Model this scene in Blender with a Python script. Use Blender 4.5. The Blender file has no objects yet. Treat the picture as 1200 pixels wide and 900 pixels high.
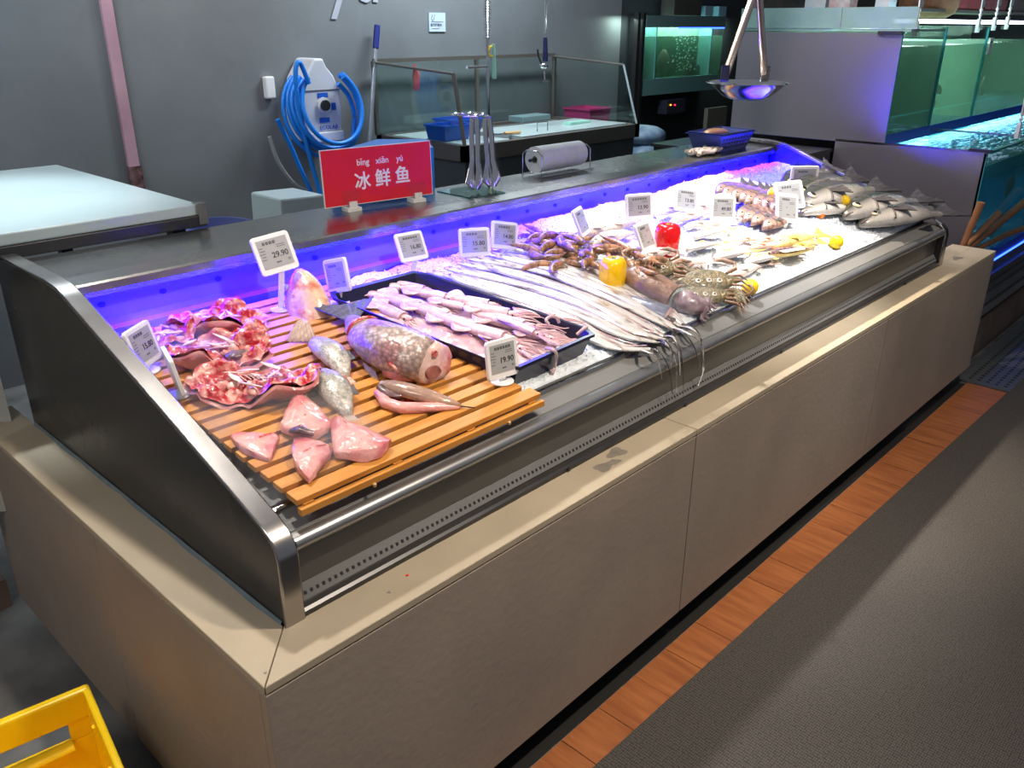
import bpy, bmesh, math, random
from math import sin, cos, pi, radians, sqrt
from mathutils import Vector, Matrix, noise
random.seed(7)
SC = bpy.context.scene
COL = SC.collection

# ---------------------------------------------------------------- camera
F_PX, PITCH, YAW = 984.5, 0.40438, 0.81652
CAM = Vector((-0.5013, -1.0250, 1.7000))
FW = Vector((sin(YAW)*cos(PITCH), cos(YAW)*cos(PITCH), -sin(PITCH)))
RT = Vector((cos(YAW), -sin(YAW), 0)); UP = RT.cross(FW)
ro = 0.0025
RT, UP = (cos(ro)*RT + sin(ro)*UP), (-sin(ro)*RT + cos(ro)*UP)
cd = bpy.data.cameras.new('camera'); cam = bpy.data.objects.new('camera', cd); COL.objects.link(cam)
cam.matrix_world = Matrix(((RT.x, UP.x, -FW.x, CAM.x), (RT.y, UP.y, -FW.y, CAM.y), (RT.z, UP.z, -FW.z, CAM.z), (0, 0, 0, 1)))
cd.sensor_width = 36; cd.lens = F_PX*36/1200; cd.clip_end = 60; cd.clip_start = 0.02
SC.camera = cam

# ---------------------------------------------------------------- world, exposure, lights
SC.view_settings.view_transform = 'Standard'; SC.view_settings.look = 'None'
SC.view_settings.gamma = 1; SC.view_settings.use_curve_mapping = False
SC.view_settings.exposure = 1.1
w = bpy.data.worlds.new('world'); SC.world = w; w.use_nodes = True
w.node_tree.nodes['Background'].inputs[0].default_value = (0.62, 0.66, 0.78, 1)
w.node_tree.nodes['Background'].inputs[1].default_value = 0.125

def aim(o, d):
    o.rotation_euler = Vector(d).to_track_quat('-Z', 'Y').to_euler()
def area(name, loc, d, sx, sy, power, color, spread=180):
    l = bpy.data.lights.new(name, 'AREA'); l.shape = 'RECTANGLE'; l.size = sx; l.size_y = sy
    l.energy = power; l.color = color; l.spread = radians(spread)
    o = bpy.data.objects.new(name, l); COL.objects.link(o); o.location = loc; aim(o, d); return o
def spot(name, loc, target, power, angle, color, radius=0.05, blend=0.5):
    l = bpy.data.lights.new(name, 'SPOT'); l.energy = power; l.spot_size = radians(angle); l.spot_blend = blend
    l.color = color; l.shadow_soft_size = radius
    o = bpy.data.objects.new(name, l); COL.objects.link(o); o.location = loc
    aim(o, Vector(target)-Vector(loc)); return o
WARM = (1.0, 0.86, 0.70); COOL = (0.82, 0.93, 1.0); NEUT = (1.0, 0.96, 0.92)
spot('overhead_spot', (0.50, 1.02, 2.95), (0.36, 0.36, 0.9), 55, 58, NEUT, 0.045, 0.8)
spot('overhead_spot', (1.25, 1.10, 2.95), (1.10, 0.50, 0.95), 55, 36, NEUT, 0.05, 0.9)
spot('overhead_spot', (2.1, 1.10, 2.95), (2.0, 0.50, 0.95), 220, 33, NEUT, 0.05, 0.9)
spot('overhead_spot', (2.8, 1.10, 2.95), (2.80, 0.48, 0.95), 270, 38, WARM, 0.05, 0.9)
spot('overhead_spot', (0.44, 0.98, 2.95), (0.04, 0.62, 0.7), 34, 42, WARM, 0.04, 0.9)
spot('overhead_spot', (2.3, -0.35, 2.95), (2.35, 0.42, 0.95), 140, 36, NEUT, 0.05, 0.9)  # added front fill, whitens the ice towards the lip
spot('overhead_spot', (1.1, -0.9, 2.95), (1.0, 0.05, 0.55), 115, 78, WARM, 0.06, 1.0)
spot('overhead_spot', (2.9, -0.8, 2.95), (2.9, 0.02, 0.5), 66, 70, WARM, 0.06, 1.0)
spot('overhead_spot', (3.0, 2.2, 2.95), (3.9, -1.6, 0.0), 55, 52, (1, .82, .68), 0.08, 0.9)
spot('overhead_spot', (2.7, 0.75, 2.95), (4.1, 0.8, 1.15), 90, 50, (1, .85, .9), 0.05, 0.9)  # added spot, stands in for light bounced off the ice onto the tank panels
spot('kitchen_spot', (0.15, 1.75, 2.95), (0.18, 1.75, 1.2), 110, 44, COOL, 0.05, .9)
spot('kitchen_spot', (1.9, 2.95, 2.95), (1.9, 3.5, 1.85), 20, 80, WARM, 0.05, 1.0)
area('added_fill_light', (-1.7, -0.3, 2.95), (.35, .3, -1), 1.2, 0.3, 13, (1, .93, .86))  # added unseen fill, lifts the left stone side, crate and floor
area('kitchen_light', (3.6, 2.6, 2.9), (0, .15, -1), 1.2, 0.3, 32, COOL)
area('kitchen_light', (0.6, 2.9, 2.9), (0, 0.3, -1), 1.0, 0.3, 12, COOL)
# blue led strip under the steel shelf lip of the case
area('case_led', (1.83, 0.948, 1.128), (0, 0.55, -1), 3.3, 0.02, 170, (0.0, 0.0, 1.0))
area('case_led', (1.83, 0.942, 1.118), (0, -0.45, -1), 3.3, 0.02, 40, (0.02, 0.0, 1.0), 165)

# ---------------------------------------------------------------- picture to surface helpers
def ray(px, py): return FW*F_PX + RT*(px-600) - UP*(py-450)
def onz(px, py, z): r = ray(px, py); return CAM + r*((z-CAM.z)/r.z)
def ony(px, py, y): r = ray(px, py); return CAM + r*((y-CAM.y)/r.y)
def onx(px, py, x): r = ray(px, py); return CAM + r*((x-CAM.x)/r.x)
def zd(y): return 0.895 + 0.12*(y-0.17)
def smooth(a, b, x):
    t = max(0, min(1, (x-a)/(b-a))); return t*t*(3-2*t)
def ice(x, y):
    m = 0.008 + 0.045*smooth(0.17, 0.45, y)*smooth(1.25, 1.7, x) + 0.02*smooth(0.6, 0.95, y)
    m += 0.02*smooth(2.3, 2.8, x)*smooth(0.17, .4, y)
    m -= 0.012*(1-smooth(0.17, 0.2, y))
    return zd(y) + m
def deck(px, py, h=0.0):
    r = ray(px, py); k = 0.12
    return CAM + r*((0.895+h+k*(CAM.y-0.17)-CAM.z)/(r.z-k*r.y))
def onice(px, py, h=0.0):
    p = deck(px, py, h+0.02)
    for _ in range(12):
        p = onz(px, py, ice(p.x, p.y)+h)
    return p

# ---------------------------------------------------------------- materials
def M(name, c1, c2=None, scale=6, rough=0.5, metal=0.0, bump=0.0, bscale=40, stretch=None, detail=4,
      spec=0.5, alpha=1.0, coat=0.0, emit=None, trans=0.0, sss=0.0, lo=0.35, hi=0.65, coords='Object', rvar=0.0):
    m = bpy.data.materials.new(name); m.use_nodes = True; nt = m.node_tree; n = nt.nodes; L = nt.links
    b = n['Principled BSDF']
    b.inputs['Base Color'].default_value = (*c1, 1); b.inputs['Roughness'].default_value = rough
    b.inputs['Metallic'].default_value = metal; b.inputs['Specular IOR Level'].default_value = spec
    b.inputs['Alpha'].default_value = alpha; b.inputs['Coat Weight'].default_value = coat
    b.inputs['Coat Roughness'].default_value = 0.12
    b.inputs['Transmission Weight'].default_value = trans
    if sss: b.inputs['Subsurface Weight'].default_value = sss; b.inputs['Subsurface Scale'].default_value = 0.01
    if emit: b.inputs['Emission Color'].default_value = (*emit[:3], 1); b.inputs['Emission Strength'].default_value = emit[3]
    tc = n.new('ShaderNodeTexCoord'); mp = n.new('ShaderNodeMapping'); L.new(tc.outputs[coords], mp.inputs[0])
    if stretch: mp.inputs['Scale'].default_value = stretch
    if c2 is not None or rvar:
        no = n.new('ShaderNodeTexNoise'); no.inputs['Scale'].default_value = scale; no.inputs['Detail'].default_value = detail
        L.new(mp.outputs[0], no.inputs['Vector'])
        r = n.new('ShaderNodeValToRGB'); r.color_ramp.elements[0].position = lo; r.color_ramp.elements[1].position = hi
        r.color_ramp.elements[0].color = (*c1, 1); r.color_ramp.elements[1].color = (*(c2 or c1), 1)
        L.new(no.outputs['Fac'], r.inputs[0]); L.new(r.outputs[0], b.inputs['Base Color'])
        if rvar:
            mr = n.new('ShaderNodeMapRange'); mr.inputs['To Min'].default_value = rough-rvar; mr.inputs['To Max'].default_value = rough+rvar
            mr.inputs['From Min'].default_value = .3; mr.inputs['From Max'].default_value = .7
            L.new(no.outputs['Fac'], mr.inputs['Value']); L.new(mr.outputs[0], b.inputs['Roughness'])
    if bump:
        nb = n.new('ShaderNodeTexNoise'); nb.inputs['Scale'].default_value = bscale; nb.inputs['Detail'].default_value = 3
        L.new(mp.outputs[0], nb.inputs['Vector'])
        bu = n.new('ShaderNodeBump'); bu.inputs['Strength'].default_value = bump; bu.inputs['Distance'].default_value = 0.01
        L.new(nb.outputs['Fac'], bu.inputs['Height']); L.new(bu.outputs[0], b.inputs['Normal'])
    return m

def fishmat(name, belly, back, spots=None, scales=60, rough=0.3, metal=0.0, lo=-0.04, hi=0.10, axis=1, spotscale=8, scalebump=0.35, darkline=0.75):
    m = bpy.data.materials.new(name); m.use_nodes = True; nt = m.node_tree; n = nt.nodes; L = nt.links
    b = n['Principled BSDF']; b.inputs['Roughness'].default_value = rough; b.inputs['Metallic'].default_value = metal
    b.inputs['Coat Weight'].default_value = 0.3; b.inputs['Coat Roughness'].default_value = 0.15
    tc = n.new('ShaderNodeTexCoord'); sp = n.new('ShaderNodeSeparateXYZ'); L.new(tc.outputs['Object'], sp.inputs[0])
    no = n.new('ShaderNodeTexNoise'); no.inputs['Scale'].default_value = spotscale; no.inputs['Detail'].default_value = 5
    L.new(tc.outputs['Object'], no.inputs['Vector'])
    mr = n.new('ShaderNodeMapRange'); mr.inputs['From Min'].default_value = lo; mr.inputs['From Max'].default_value = hi
    L.new(sp.outputs[axis], mr.inputs['Value'])
    r = n.new('ShaderNodeValToRGB'); e = r.color_ramp.elements
    e[0].color = (*belly, 1); e[1].color = (*back, 1); e[0].position = 0.15; e[1].position = 0.9
    L.new(mr.outputs[0], r.inputs[0])
    last = r.outputs[0]
    if spots:
        rr = n.new('ShaderNodeValToRGB'); rr.color_ramp.elements[0].position = 0.5; rr.color_ramp.elements[1].position = 0.64
        L.new(no.outputs['Fac'], rr.inputs[0])
        mx = n.new('ShaderNodeMixRGB'); mx.inputs[2].default_value = (*spots, 1)
        L.new(rr.outputs[0], mx.inputs[0]); L.new(last, mx.inputs[1]); last = mx.outputs[0]
    vo = n.new('ShaderNodeTexVoronoi'); vo.inputs['Scale'].default_value = scales
    L.new(tc.outputs['Object'], vo.inputs['Vector'])
    vr = n.new('ShaderNodeMapRange'); vr.inputs['From Min'].default_value = 0.0; vr.inputs['From Max'].default_value = 0.75
    vr.inputs['To Min'].default_value = 1.0; vr.inputs['To Max'].default_value = darkline
    L.new(vo.outputs['Distance'], vr.inputs['Value'])
    mu = n.new('ShaderNodeMixRGB'); mu.blend_type = 'MULTIPLY'; mu.inputs[0].default_value = 1
    L.new(last, mu.inputs[1]); L.new(vr.outputs[0], mu.inputs[2]); L.new(mu.outputs[0], b.inputs['Base Color'])
    bu = n.new('ShaderNodeBump'); bu.inputs['Strength'].default_value = scalebump; bu.inputs['Distance'].default_value = 0.01; bu.invert = True
    L.new(vo.outputs['Distance'], bu.inputs['Height']); L.new(bu.outputs[0], b.inputs['Normal'])
    return m

steel = M('brushed_steel', (.50, .50, .50), (.36, .36, .355), 5, .32, .9, lo=.2, hi=.8)
panel_steel = M('satin_steel_panel', (.46, .44, .48), (.38, .37, .41), 2, .30, .85, lo=.2, hi=.8)
steel_top = M('worn_steel_top', (.42, .42, .41), (.28, .28, .275), 4, .26, 1.0, lo=.2, hi=.8, rvar=.04)
steel_edge = M('polished_steel_edge', (.50, .48, .46), (.34, .32, .30), 14, .24, 1.0, lo=.2, hi=.8)
steel_dark = M('dark_steel', (.10, .10, .105), (.07, .07, .07), 6, .35, .85, lo=.2, hi=.8)
steel_grey = M('grey_painted_metal', (.17, .17, .165), (.145, .145, .14), 5, .5, .1, lo=.2, hi=.8)
face_mat = M('dark_case_face', (.105, .108, .105), (.085, .088, .085), 4, .30, .3, lo=.2, hi=.8)
black_side = M('black_coated_panel', (.022, .024, .026), (.03, .03, .032), 3, .28, .2, rvar=.04)
chrome = M('chrome', (.75, .75, .75), None, rough=.12, metal=1)
inner = M('case_liner_metal', (.20, .205, .21), (.16, .165, .17), 4, .42, .35)
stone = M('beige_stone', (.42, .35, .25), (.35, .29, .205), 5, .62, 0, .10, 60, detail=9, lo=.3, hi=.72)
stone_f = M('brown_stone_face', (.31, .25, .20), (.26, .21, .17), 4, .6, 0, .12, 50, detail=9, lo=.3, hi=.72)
stain = M('stone_stain', (.17, .145, .115), (.22, .19, .155), 40, .7)
kick_m = M('black_kick', (.018, .017, .016), rough=.5)
concrete = M('dark_concrete_floor', (.10, .10, .098), (.20, .198, .19), 5, .55, 0, .3, 18, detail=9)
wallm = M('plaster_wall', (.20, .215, .225), (.145, .155, .165), 1.6, .55, 0, .15, 12, detail=9, lo=.3, hi=.7)
wood = M('plank_wood', (.42, .145, .045), (.29, .09, .028), 9, .45, 0, .12, 40, (5, .6, 1), detail=7)
rackw = M('rack_wood_plastic', (.58, .25, .045), (.48, .19, .03), 8, .45, 0, .06, 50, (1, 8, 1))
whiteboard = M('white_board', (.52, .62, .62), (.47, .57, .57), 3, .22, 0, .02, 30)
white = M('white_plastic', (.80, .80, .80), None, rough=.35)
whitedim = M('white_plastic_clip', (.70, .70, .68), None, rough=.4)
eink = M('eink_screen', (.36, .365, .37), None, rough=.35)
ink = M('black_ink', (.03, .03, .035), None, rough=.5)
inkg = M('grey_ink', (.12, .12, .13), None, rough=.5)
redm = M('red_sign', (.74, .012, .03), (.66, .01, .025), 2, .35)
blue_p = M('blue_plastic', (.015, .10, .52), None, rough=.35)
blue_h = M('blue_hose', (.012, .22, .80), None, rough=.32)
navy_p = M('navy_plastic', (.03, .05, .22), None, rough=.4)
tray_m = M('dark_navy_tray', (.012, .012, .035), None, rough=.3)
pinkm = M('pink_plastic', (.62, .05, .22), None, rough=.4)
pipe_pink = M('pink_pipe', (.55, .33, .40), (.45, .26, .32), 4, .5)
yellow_p = M('yellow_plastic', (.95, .64, .004), (.90, .58, .004), 3, .36)
paper = M('white_paper', (.78, .79, .80), (.70, .71, .72), 12, .8, 0, .25, 25)
black_m = M('black_rubber', (.015, .015, .017), None, rough=.45)
cloth_m = M('beige_cloth', (.62, .53, .44), (.5, .42, .34), 30, .9, 0, .4, 60)
greenish = M('pale_green_plastic', (.35, .68, .55), None, rough=.4)
woodstick = M('stick_wood', (.22, .085, .035), (.32, .15, .06), 6, .5, 0, .2, 30, (1, 1, .15))
goldwood = M('tan_wood', (.55, .32, .12), None, rough=.5)
pepper_r = M('red_pepper_skin', (.72, .004, .006), None, rough=.16, coat=.6)
pepper_y = M('yellow_pepper_skin', (.95, .56, .0), None, rough=.16, coat=.6)
lemon_m = M('lemon_skin', (.92, .60, .01), None, rough=.35, bump=.25, bscale=90)
orange_m = M('orange_slice', (.85, .22, .02), None, rough=.35)
stem_m = M('green_stem', (.12, .28, .04), None, rough=.5)
eye_w = M('fish_eye_ring', (.50, .44, .30), None, rough=.15, coat=.8)
eye_b = M('fish_pupil', (.01, .01, .01), None, rough=.08)
fin_d = M('dark_fin', (.03, .028, .03), (.09, .08, .085), 14, .45, 0, 0, 60, (1, 12, 1))
fin_l = M('pale_fin', (.55, .42, .34), (.38, .27, .22), 14, .4, 0, .3, 60, (1, 12, 1))
flesh_r = M('red_flesh', (.40, .010, .02), (.78, .42, .34), 42, .25, 0, .7, 60, detail=8, coat=.6, lo=.44, hi=.68)
flesh_p = M('pink_flesh', (.68, .28, .25), (.48, .04, .05), 12, .28, 0, .4, 50, detail=7, coat=.6, lo=.45, hi=.75)
flesh_w = M('white_flesh', (.74, .56, .50), (.66, .30, .27), 9, .28, 0, .4, 40, detail=7, coat=.6)
bone_m = M('pale_bone_membrane', (.75, .60, .57), (.62, .32, .32), 18, .25, 0, .3, 40, coat=.5)
dark_m = M('dark_membrane', (.05, .03, .035), (.22, .12, .12), 30, .25, 0, .5, 60, coat=.5)
skin_pink = M('pink_skin', (.74, .34, .31), (.46, .03, .07), 16, .3, 0, .45, 55, detail=9, coat=.4, lo=.45, hi=.72)
skin_head = M('carp_head_skin', (.64, .43, .28), (.50, .10, .06), 26, .25, 0, .35, 50, detail=9, coat=.5, lo=.42, hi=.66)
squid_m = M('squid_skin', (.60, .42, .42), (.46, .20, .27), 12, .22, 0, .2, 40, detail=6, coat=.7, lo=.4, hi=.75)
squid_b = M('brown_squid_skin', (.15, .085, .06), (.30, .18, .13), 26, .35, 0, .35, 60, detail=8, coat=.3, lo=.35, hi=.65)
octo = M('purple_speckled_skin', (.17, .11, .14), (.38, .29, .31), 30, .35, 0, .3, 60, detail=8, coat=.3)
shrimp_m = M('shrimp_shell', (.44, .20, .09), (.19, .11, .07), 2.2, .3, 0, .1, 40, (9, 1, 1), coat=.3, lo=.45, hi=.55)
crab_m = M('crab_shell', (.17, .125, .05), (.095, .085, .045), 9, .4, 0, .8, 16, coat=.2, lo=.45, hi=.6)
crab_leg = M('crab_leg_shell', (.30, .14, .08), (.16, .12, .07), 20, .35, 0, .3, 60, coat=.4)
spot_m = M('crab_spot', (.10, .03, .02), None, rough=.3)
ring_m = M('crab_spot_ring', (.75, .70, .60), None, rough=.3)
ribbon_m = M('ribbonfish_silver', (.74, .71, .68), (.26, .19, .15), 60, .25, .3, .1, 40, (1, .10, 1), detail=9, coat=.5, lo=.50, hi=.70)
ribbon_tail = M('ribbonfish_tail_dark', (.10, .09, .09), None, rough=.25, metal=.4)
ice_m = M('crushed_ice', (.80, .84, .88), (.70, .76, .82), 60, .30, 0, .9, 120, sss=0)
cyan_tank = M('tank_liner_green', (.26, .42, .32), (.16, .30, .22), 3, .6)
led_b = M('blue_led', (.02, .06, .9), None, emit=(.03, .10, 1, 3.0))
led_w = M('white_tube', (.8, .9, 1), None, emit=(.7, .85, 1, 5.0))
tank_fish = M('dark_tank_fish', (.035, .032, .03), (.09, .075, .06), 8, .5)
tank_fish2 = M('brown_tank_fish', (.16, .12, .07), (.09, .07, .05), 8, .5)
red_box = M('red_carton', (.45, .02, .03), (.25, .015, .02), 6, .5)
brown_bk = M('brown_basket', (.28, .12, .05), (.18, .08, .04), 20, .6)
bag_m = M('blue_white_bag', (.30, .40, .50), (.10, .17, .30), 8, .5, 0, .4, 14)
def facing(n, L, refl):
    lw = n.new('ShaderNodeLayerWeight'); lw.inputs[0].default_value = .5
    pw = n.new('ShaderNodeMath'); pw.operation = 'POWER'; pw.inputs[1].default_value = 4
    L.new(lw.outputs['Facing'], pw.inputs[0])
    ml = n.new('ShaderNodeMath'); ml.operation = 'MULTIPLY_ADD'; ml.inputs[1].default_value = .45; ml.inputs[2].default_value = refl*.35
    L.new(pw.outputs[0], ml.inputs[0]); return ml.outputs[0]
def glass_mat(name, tint, refl=0.10, alpha_t=0.93):
    m = bpy.data.materials.new(name); m.use_nodes = True; nt = m.node_tree; n = nt.nodes; L = nt.links
    for x in list(n):
        if x.type == 'BSDF_PRINCIPLED': n.remove(x)
    tr = n.new('ShaderNodeBsdfTransparent'); tr.inputs[0].default_value = (*[c*alpha_t for c in tint], 1)
    gl = n.new('ShaderNodeBsdfGlossy'); gl.inputs['Roughness'].default_value = 0.03; gl.inputs[0].default_value = (.9, 1, .97, 1)
    mx = n.new('ShaderNodeMixShader'); L.new(facing(n, L, refl), mx.inputs[0]); L.new(tr.outputs[0], mx.inputs[1]); L.new(gl.outputs[0], mx.inputs[2])
    L.new(mx.outputs[0], n['Material Output'].inputs[0]); return m
glass = glass_mat('clear_green_glass', (.95, 1.0, .99), .12)
glass_e = M('glass_edge_teal', (.03, .22, .24), None, rough=.15)
acrylic = glass_mat('clear_acrylic', (1, 1, 1), .08, .97)
def water_mat(name, col, a):
    m = bpy.data.materials.new(name); m.use_nodes = True; nt = m.node_tree; n = nt.nodes; L = nt.links
    for x in list(n):
        if x.type == 'BSDF_PRINCIPLED': n.remove(x)
    tr = n.new('ShaderNodeBsdfTransparent'); tr.inputs[0].default_value = (*[0.75+0.25*c for c in col], 1)
    df = n.new('ShaderNodeBsdfTranslucent'); df.inputs[0].default_value = (*col, 1)
    d2 = n.new('ShaderNodeBsdfDiffuse'); d2.inputs[0].default_value = (*col, 1); tr.inputs[0].default_value = (*[0.6+0.4*c for c in col], 1)
    ad = n.new('ShaderNodeMixShader'); ad.inputs[0].default_value = .5
    mx = n.new('ShaderNodeMixShader'); mx.inputs[0].default_value = a
    gl = n.new('ShaderNodeBsdfGlossy'); gl.inputs['Roughness'].default_value = .08
    m2 = n.new('ShaderNodeMixShader')
    L.new(df.outputs[0], ad.inputs[1]); L.new(d2.outputs[0], ad.inputs[2])
    L.new(tr.outputs[0], mx.inputs[1]); L.new(ad.outputs[0], mx.inputs[2])
    nb = n.new('ShaderNodeTexNoise'); nb.inputs['Scale'].default_value = 22
    bu = n.new('ShaderNodeBump'); bu.inputs['Strength'].default_value = .5; bu.inputs['Distance'].default_value = .02
    L.new(nb.outputs['Fac'], bu.inputs['Height']); L.new(bu.outputs[0], gl.inputs['Normal'])
    L.new(facing(n, L, .1), m2.inputs[0]); L.new(mx.outputs[0], m2.inputs[1]); L.new(gl.outputs[0], m2.inputs[2])
    L.new(m2.outputs[0], n['Material Output'].inputs[0]); return m
water = water_mat('murky_tank_water', (.34, .60, .44), .32)
water_c = water_mat('cyan_tank_water', (.10, .48, .52), .45)
def mat_weave():
    m = bpy.data.materials.new('woven_mat'); m.use_nodes = True; nt = m.node_tree; n = nt.nodes; L = nt.links
    b = n['Principled BSDF']; b.inputs['Roughness'].default_value = .75
    tc = n.new('ShaderNodeTexCoord'); ck = n.new('ShaderNodeTexVoronoi'); ck.inputs['Scale'].default_value = 110; ck.inputs['Randomness'].default_value = .25
    mp = n.new('ShaderNodeMapping'); mp.inputs['Scale'].default_value = (1, 1.6, 1); L.new(tc.outputs['Object'], mp.inputs[0]); L.new(mp.outputs[0], ck.inputs['Vector'])
    r = n.new('ShaderNodeValToRGB'); r.color_ramp.elements[0].color = (.105, .092, .08, 1); r.color_ramp.elements[1].color = (.024, .021, .019, 1)
    r.color_ramp.elements[0].position = .2; r.color_ramp.elements[1].position = .62
    L.new(ck.outputs['Distance'], r.inputs[0]); L.new(r.outputs[0], b.inputs['Base Color'])
    bu = n.new('ShaderNodeBump'); bu.inputs['Strength'].default_value = .5; bu.inputs['Distance'].default_value = .004; bu.invert = True
    L.new(ck.outputs['Distance'], bu.inputs['Height']); L.new(bu.outputs[0], b.inputs['Normal']); return m
weave = mat_weave()

# ---------------------------------------------------------------- object helpers
OFF = {}
def tag(o, label=None, cat=None, group=None, kind=None):
    if label: o['label'] = label
    if cat: o['category'] = cat
    if group: o['group'] = group
    if kind: o['kind'] = kind
    return o
def thing(name, label, cat, loc=(0, 0, 0), group=None):
    o = bpy.data.objects.new(name, None); COL.objects.link(o); o.location = loc; o.empty_display_size = .05
    OFF[o.name] = Vector(loc); tag(o, label, cat, group); return o
def kids(o): return [c for c in o.children]
def copy_tree(o, parent=None, label=None, group=None):
    c = o.copy(); COL.objects.link(c)
    if parent: c.parent = parent
    if label: c['label'] = label
    if group: c['group'] = group
    OFF[c.name] = OFF.get(o.name, Vector())
    for ch in kids(o): copy_tree(ch, c)
    return c

class MB:
    def __init__(s): s.v = []; s.f = []
    def add(s, v, f):
        k = len(s.v); s.v += [Vector(p) for p in v]; s.f += [tuple(i+k for i in q) for q in f]; return s
    def box(s, x0, x1, y0, y1, z0, z1):
        return s.add([(x0,y0,z0),(x1,y0,z0),(x1,y1,z0),(x0,y1,z0),(x0,y0,z1),(x1,y0,z1),(x1,y1,z1),(x0,y1,z1)],
                     [(0,3,2,1),(4,5,6,7),(0,1,5,4),(1,2,6,5),(2,3,7,6),(3,0,4,7)])
    def obox(s, c, X, Y, Z):
        c = Vector(c); X, Y, Z = Vector(X)/2, Vector(Y)/2, Vector(Z)/2
        P = [c+a*X+b*Y+d*Z for d in (-1, 1) for a, b in ((-1,-1),(1,-1),(1,1),(-1,1))]
        return s.add(P, [(0,3,2,1),(4,5,6,7),(0,1,5,4),(1,2,6,5),(2,3,7,6),(3,0,4,7)])
    def loft(s, pts, ra, rb=None, up=(0, 0, 1), n=12, caps=True, flat=0.0):
        pts = [Vector(p) for p in pts]; N = len(pts)
        if not hasattr(ra, '__len__'): ra = [ra]*N
        if rb is None: rb = ra
        if not hasattr(rb, '__len__'): rb = [rb]*N
        base = len(s.v); upv = Vector(up)
        for i, p in enumerate(pts):
            d = (pts[min(i+1, N-1)]-pts[max(i-1, 0)]).normalized()
            a = d.cross(upv)
            if a.length < 1e-4: a = d.cross(Vector((0, 1, .1)))
            a.normalize(); b = a.cross(d).normalized()
            for k in range(n):
                t = 2*pi*k/n; sb = sin(t)
                if flat and sb < 0: sb *= (1-flat)
                s.v.append(p + a*ra[i]*cos(t) + b*rb[i]*sb)
        for i in range(N-1):
            for k in range(n):
                s.f.append((base+i*n+k, base+i*n+(k+1) % n, base+(i+1)*n+(k+1) % n, base+(i+1)*n+k))
        if caps:
            s.f.append(tuple(base+k for k in range(n))[::-1]); s.f.append(tuple(base+(N-1)*n+k for k in range(n)))
        return s
    def tube(s, pts, r, n=8): return s.loft(pts, r, None, (0.01, 0.02, 1), n)
    def lathe(s, c, prof, n=24, caps=True, lobes=None):
        c = Vector(c); base = len(s.v)
        for r, z in prof:
            for k in range(n):
                t = 2*pi*k/n; q = r*(1+(lobes(t, z) if lobes else 0)); s.v.append(c+Vector((q*cos(t), q*sin(t), z)))
        for i in range(len(prof)-1):
            for k in range(n): s.f.append((base+i*n+k, base+i*n+(k+1) % n, base+(i+1)*n+(k+1) % n, base+(i+1)*n+k))
        if caps:
            s.f.append(tuple(base+k for k in range(n))[::-1]); s.f.append(tuple(base+(len(prof)-1)*n+k for k in range(n)))
        return s
    def prism(s, poly, vec):
        vec = Vector(vec); n = len(poly); base = len(s.v)
        s.v += [Vector(p) for p in poly] + [Vector(p)+vec for p in poly]
        s.f.append(tuple(base+i for i in range(n))[::-1]); s.f.append(tuple(base+n+i for i in range(n)))
        for i in range(n): s.f.append((base+i, base+(i+1) % n, base+n+(i+1) % n, base+n+i))
        return s
    def grid(s, fn, nu, nv):
        base = len(s.v)
        for i in range(nu+1):
            for j in range(nv+1): s.v.append(Vector(fn(i/nu, j/nv)))
        for i in range(nu):
            for j in range(nv):
                a = base+i*(nv+1)+j; s.f.append((a, a+nv+1, a+nv+2, a+1))
        return s
    def sheet(s, fn, nu, nv, th):
        """closed thin sheet: fn(u,v)->(point, normal)"""
        g = [[fn(i/nu, j/nv) for j in range(nv+1)] for i in range(nu+1)]
        s.grid(lambda u, v: Vector(g[round(u*nu)][round(v*nv)][0])+Vector(g[round(u*nu)][round(v*nv)][1])*th/2, nu, nv)
        k = len(s.f)
        s.grid(lambda u, v: Vector(g[round(u*nu)][round(v*nv)][0])-Vector(g[round(u*nu)][round(v*nv)][1])*th/2, nu, nv)
        s.f[k:] = [q[::-1] for q in s.f[k:]]
        a0 = len(s.v)-2*(nu+1)*(nv+1); b0 = len(s.v)-(nu+1)*(nv+1)
        rim = [i*(nv+1) for i in range(nu+1)] + [nu*(nv+1)+j for j in range(1, nv+1)] + [i*(nv+1)+nv for i in range(nu-1, -1, -1)] + [j for j in range(nv-1, 0, -1)]
        for i in range(len(rim)):
            p, q = rim[i], rim[(i+1) % len(rim)]; s.f.append((a0+p, a0+q, b0+q, b0+p)[::-1])
        return s
    def ell(s, c, r, n=16, m=10):
        c = Vector(c); prof = [(sin(pi*i/m), -cos(pi*i/m)) for i in range(m+1)]; base = len(s.v)
        for a, z in prof:
            for k in range(n): t = 2*pi*k/n; s.v.append(c+Vector((r[0]*max(a, .01)*cos(t), r[1]*max(a, .01)*sin(t), r[2]*z)))
        for i in range(m):
            for k in range(n): s.f.append((base+i*n+k, base+i*n+(k+1) % n, base+(i+1)*n+(k+1) % n, base+(i+1)*n+k))
        return s
    def build(s, name, mat, parent=None, smooth=True, bevel=0, ang=40, fixn=True):
        me = bpy.data.meshes.new(name)
        off = OFF.get(parent.name, Vector()) if parent else Vector()
        me.from_pydata([tuple(p-off) for p in s.v], [], s.f)
        if fixn:
            bm = bmesh.new(); bm.from_mesh(me); bmesh.ops.recalc_face_normals(bm, faces=bm.faces[:]); bm.to_mesh(me); bm.free()
        me.materials.append(mat)
        if smooth:
            me.shade_smooth()
            try: me.set_sharp_from_angle(angle=radians(ang))
            except Exception: pass
        o = bpy.data.objects.new(name, me); COL.objects.link(o)
        if parent: o.parent = parent; OFF[o.name] = off
        if bevel:
            b = o.modifiers.new('bevel', 'BEVEL'); b.width = bevel; b.segments = 2; b.limit_method = 'ANGLE'; b.angle_limit = radians(50)
        return o
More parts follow.
